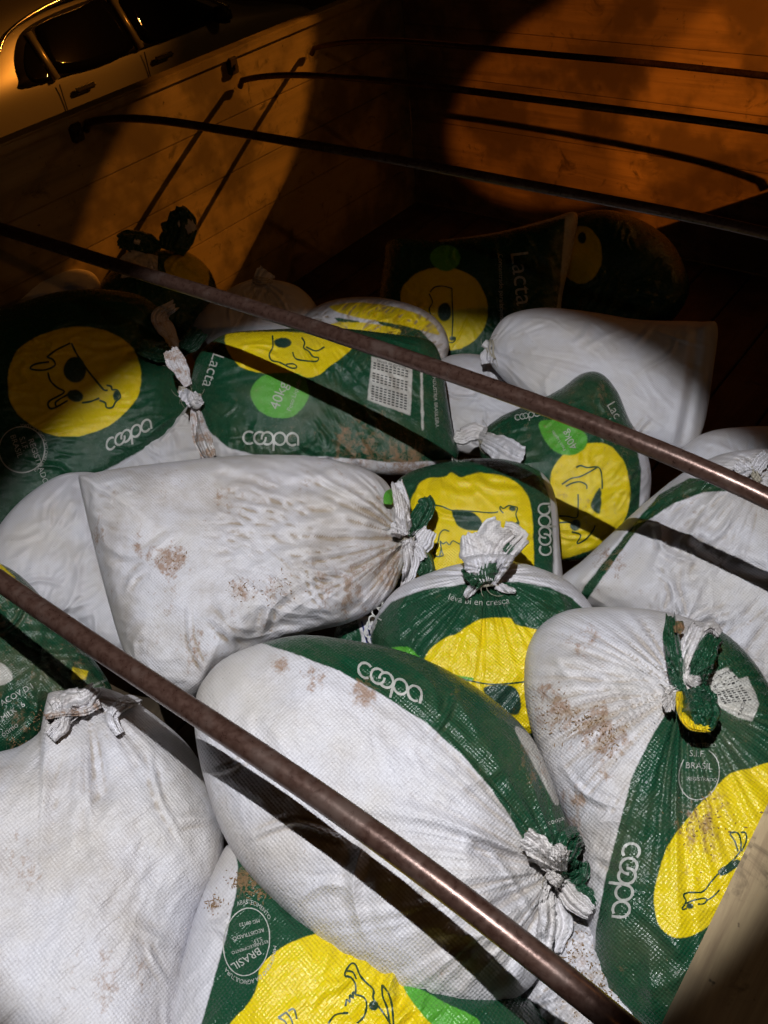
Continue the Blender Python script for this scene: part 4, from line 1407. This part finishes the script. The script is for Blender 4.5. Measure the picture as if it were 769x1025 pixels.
# ------------------------------------------------------------------ parked car beyond the left side
def car():
    M_PAINT = plain('silver_paint', (0.30, 0.29, 0.27), .32, .5, .12, 6, .6)
    g = NG('tinted_glass')
    g.b.inputs['Base Color'].default_value = (0.004, 0.004, 0.004, 1)
    g.b.inputs['Roughness'].default_value = .02
    g.b.inputs['IOR'].default_value = 1.65
    M_GLASS = g.m
    M_TRIM = plain('black_trim', (0.012, 0.012, 0.012), .5)
    M_CHROME = plain('chrome', (0.55, 0.55, 0.52), .15, 1, .05)
    xs = -6.45                      # near side at the belt line
    W = 1.66
    xc = xs - W / 2
    r = empty('parked_car', (xc, 5.0, 0), 'silver car with dark tinted windows parked beyond the plank side wall', 'car')
    # stations along y: belt z, roof z (above ground), half width at belt and at roof
    st = [(2.62, .62, .70, .60, .55), (2.70, .82, .90, .72, .62), (2.85, .92, 1.08, .79, .62), (3.10, .95, 1.26, .82, .62),
          (3.45, .955, 1.38, .83, .62), (3.9, .95, 1.43, .83, .61), (4.5, .93, 1.44, .83, .61), (5.0, .91, 1.40, .83, .61),
          (5.35, .90, 1.31, .83, .60), (5.65, .89, 1.16, .83, .60), (5.95, .885, .97, .83, .66), (6.2, .86, .89, .82, .70),
          (6.6, .80, .83, .80, .68), (6.9, .70, .74, .76, .62), (7.05, .52, .56, .68, .55)]
    V, Fc = [], []
    ncs = 20
    for y, zb, zr, wb, wr in st:
        cs = []
        half = [(wb * .88, .20), (wb * .98, .27), (wb * 1.0, .45), (wb * 1.01, .62 if zb > .7 else zb * .8), (wb, zb)]
        k = 6
        for i in range(1, k + 1):
            a = i / k * math.pi / 2
            half.append((wb + (wr - wb) * math.sin(a) ** 1.0 * (1 if i < k else 1) if i < k else 0,
                         zb + (zr - zb) * (math.sin(a) if i < k else 1.02)))
        # greenhouse: straight side then rounded over
        half = half[:5] + [(wb + (wr - wb) * .5, zb + (zr - zb) * .5), (wr + .02, zb + (zr - zb) * .86), (wr - .06, zb + (zr - zb) * .95),
                           (wr - .2, zb + (zr - zb) * .985), (0, zr)]
        full = [(x, z) for x, z in half] + [(-x, z) for x, z in half[-2::-1]]
        for x, z in full:
            V.append((xc + x, y, z))
        n = len(full)
    for i in range(len(st) - 1):
        for j in range(n - 1):
            Fc.append((i * n + j, i * n + j + 1, (i + 1) * n + j + 1, (i + 1) * n + j))
        Fc.append((i * n + n - 1, i * n, (i + 1) * n, (i + 1) * n + n - 1))
    Fc.append(tuple(range(n))[::-1])
    Fc.append(tuple((len(st) - 1) * n + j for j in range(n)))
    body = link_mesh('car_body', V, Fc, M_PAINT, r, True)
    sb = body.modifiers.new('smooth', 'SUBSURF')
    sb.levels = sb.render_levels = 2

    def side(y, z):
        """point on the near flank/greenhouse at (y, z)"""
        Y = [s_[0] for s_ in st]
        zb = np.interp(y, Y, [s_[1] for s_ in st])
        zr = np.interp(y, Y, [s_[2] for s_ in st])
        wb = np.interp(y, Y, [s_[3] for s_ in st])
        wr = np.interp(y, Y, [s_[4] for s_ in st])
        t = np.clip((z - zb) / max(zr - zb, .01), 0, 1)
        x = wb + (wr + .02 - wb) * min(t / .86, 1)
        return xc + x + .012

    def pane(poly, name, mat, off=.0, th=.02):
        P = catmull(poly, 6)
        c = P.mean(0)
        V = [(side(*c) + off, c[0], c[1])]
        rings = 4
        for k in range(1, rings + 1):
            for q in P:
                y, z = c + (q - c) * k / rings
                V.append((side(y, z) + off, y, z))
        n = len(P)
        Fc = [(0, 1 + j, 1 + (j + 1) % n) for j in range(n)]
        for k in range(rings - 1):
            a, b = 1 + k * n, 1 + (k + 1) * n
            for j in range(n):
                Fc.append((a + j, b + j, b + (j + 1) % n, a + (j + 1) % n))
        o = 1 + (rings - 1) * n
        m_ = len(V)
        for j in range(n):
            V.append((V[o + j][0] - th, V[o + j][1], V[o + j][2]))
        for j in range(n):
            Fc.append((o + j, m_ + j, m_ + (j + 1) % n, o + (j + 1) % n))
        return link_mesh(name, V, Fc, mat, r, True)
    # dark glass band as one opening, pillars stand proud of it
    pane([(3.62, .985), (3.56, 1.05), (3.62, 1.18), (3.78, 1.29), (4.1, 1.335), (4.6, 1.345), (5.0, 1.30), (5.35, 1.17), (5.62, 1.02), (5.72, .965), (5.4, .945), (4.6, .955)],
         'window_surround', M_TRIM, .004)
    pane([(3.66, .995), (3.62, 1.05), (3.67, 1.15), (3.78, 1.23), (3.80, 1.0)], 'side_window', M_GLASS, .012)
    pane([(3.86, 1.0), (3.86, 1.25), (3.95, 1.31), (4.3, 1.325), (4.56, 1.325), (4.60, .985)], 'side_window', M_GLASS, .012)
    pane([(4.74, .98), (4.70, 1.32), (4.95, 1.29), (5.3, 1.16), (5.55, 1.03), (5.62, .975), (5.3, .965)], 'side_window', M_GLASS, .012)
    for (ya, za, yb, zb_) in ((3.82, .97, 3.80, 1.28), (4.66, .96, 4.62, 1.335)):
        MB().tube([(side(ya, za) + .016, ya, za), (side(yb, zb_) + .016, yb, zb_)], .032, 8).build('door_pillar', M_PAINT, r, True)
    # chrome drip rail above the windows
    rail = [(3.35, 1.10), (3.5, 1.22), (3.7, 1.33), (4.1, 1.40), (4.6, 1.40), (5.0, 1.35), (5.35, 1.24), (5.62, 1.09), (5.78, .99)]
    P = catmull(rail, 6, False)
    MB().tube([(side(y, min(z, 1.3)) + .012 - max(0, z - 1.3) * .3, y, z) for y, z in P], .014, 8).build('roof_rail', M_CHROME, r, True)
    for y0 in (3.83, 4.68):
        d = MB().box((side(y0, .6) + .001, y0 - .004, .35), (side(y0, .6) + .006, y0 + .004, .93))
        d.build('door_seam', M_TRIM, r)
    for y0 in (4.03, 4.85):
        h = MB().box((side(y0, .85) + .0, y0 - .10, .83), (side(y0, .85) + .045, y0 + .10, .87), .015).build('door_handle', M_TRIM, r)
    MB().box((side(5.62, .95), 5.5, .93), (side(5.62, .95) + .17, 5.62, 1.05), .03).build('wing_mirror', M_TRIM, r, True)
    for y in (3.35, 6.25):
        for sx in (xs - .09, xs - W + .09):
            a = np.linspace(0, 2 * math.pi, 33)
            w = MB().tube([(sx, y + .25 * math.cos(t), .31 + .25 * math.sin(t)) for t in a], .075, 10, False).build('wheel', M_TYRE, r, True)
            MB().tube([(sx - .05, y, .31), (sx + .07, y, .31)], .19, 20).build('rim', M_CHROME, w, True)
    for sx in (-.62, .62):
        MB().box((xc + sx - .14, 2.60, .66), (xc + sx + .14, 2.72, .84), .03).build('tail_light', plain('red_lens', (.3, .01, .01), .2), r, True)
        MB().box((xc + sx - .15, 6.86, .60), (xc + sx + .15, 6.98, .72), .03).build('headlight', M_CHROME, r, True)
    return r


CAR = car()
CAR.location.y += .33

# ------------------------------------------------------------------ street lamps (sodium), the orange light of the night
M_POLE = plain('lamp_pole', (0.12, 0.12, 0.11), .6, .3)
M_SODIUM = glow('sodium_glow', (1.0, .45, .10), 260)
M_COOL = glow('cool_glow', (.75, 1.0, .75), 9)


def street_lamp(x, y, h, label, arm, mat=M_SODIUM, r_=.045):
    o = empty('street_lamp', (x, y, 0), label, 'street lamp')
    MB().tube([(x, y, 0), (x, y, h * .6), (x, y, h + .15)], [.09, .07, .05], 12).build('pole', M_POLE, o, True)
    ax, ay = arm
    MB().tube([(x, y, h + .1), (x + ax * .6, y + ay * .6, h + .32), (x + ax, y + ay, h + .25)], .03, 8).build('arm', M_POLE, o, True)
    MB().box((x + ax - .2, y + ay - .12, h + .14), (x + ax + .2, y + ay + .12, h + .26), .04).build('lamp_head', M_POLE, o, True)
    MB().tube([(x + ax - .13, y + ay, h + .11), (x + ax + .13, y + ay, h + .11)], r_, 12).build('bulb', mat, o, True)
    return np.array([x + ax, y + ay, h + .02])


L1 = street_lamp(9.5, -3.4, 6.6, 'tall orange street lamp standing off to the right of the truck', (-.7, .3))
L2 = street_lamp(4.0, 12.1, 7.8, 'orange street lamp reflected in the car window', (-.7, -.3))
street_lamp(4.6, 11.3, 7.9, 'second orange street lamp close beside the one reflected in the car window', (-.7, -.3))
lamp('sodium_light', 'SPOT', L2, (-2.66, 2.20, 1.56), 4700, ORANGE, spot_size=math.radians(3.5), spot_blend=.1, shadow_soft_size=.03)
lamp('sodium_light', 'SPOT', L1, (-1.65, 3.5, 1.57), 3700, ORANGE, spot_size=math.radians(3.5), spot_blend=.1, shadow_soft_size=.03)
lamp('sodium_light', 'SPOT', L1, (-.55, 3.5, 1.72), 4300, ORANGE, spot_size=math.radians(5.4), spot_blend=.1, shadow_soft_size=.03)
lamp('sodium_light', 'SPOT', L1, (-2.6, 2.0, 1.7), 120, ORANGE, spot_size=math.radians(11), spot_blend=.7, shadow_soft_size=.03)
lamp('sodium_light', 'SPOT', L2, (-6.5, 3.4, 1.1), 3600, ORANGE, spot_size=math.radians(15), spot_blend=.8, shadow_soft_size=.05)

# small distant lights beyond the car
for (u, v, dist, mat, rad) in ((28, 14, 26, M_COOL, .10), (139, 3, 9.5, M_COOL, .018)):
    p = CAM + ray(u, v) * dist
    if dist > 20:
        o = street_lamp(p[0], p[1], max(p[2] - .1, .5), 'small greenish lamp far away at the top left corner', (.01, .01), mat, .07)
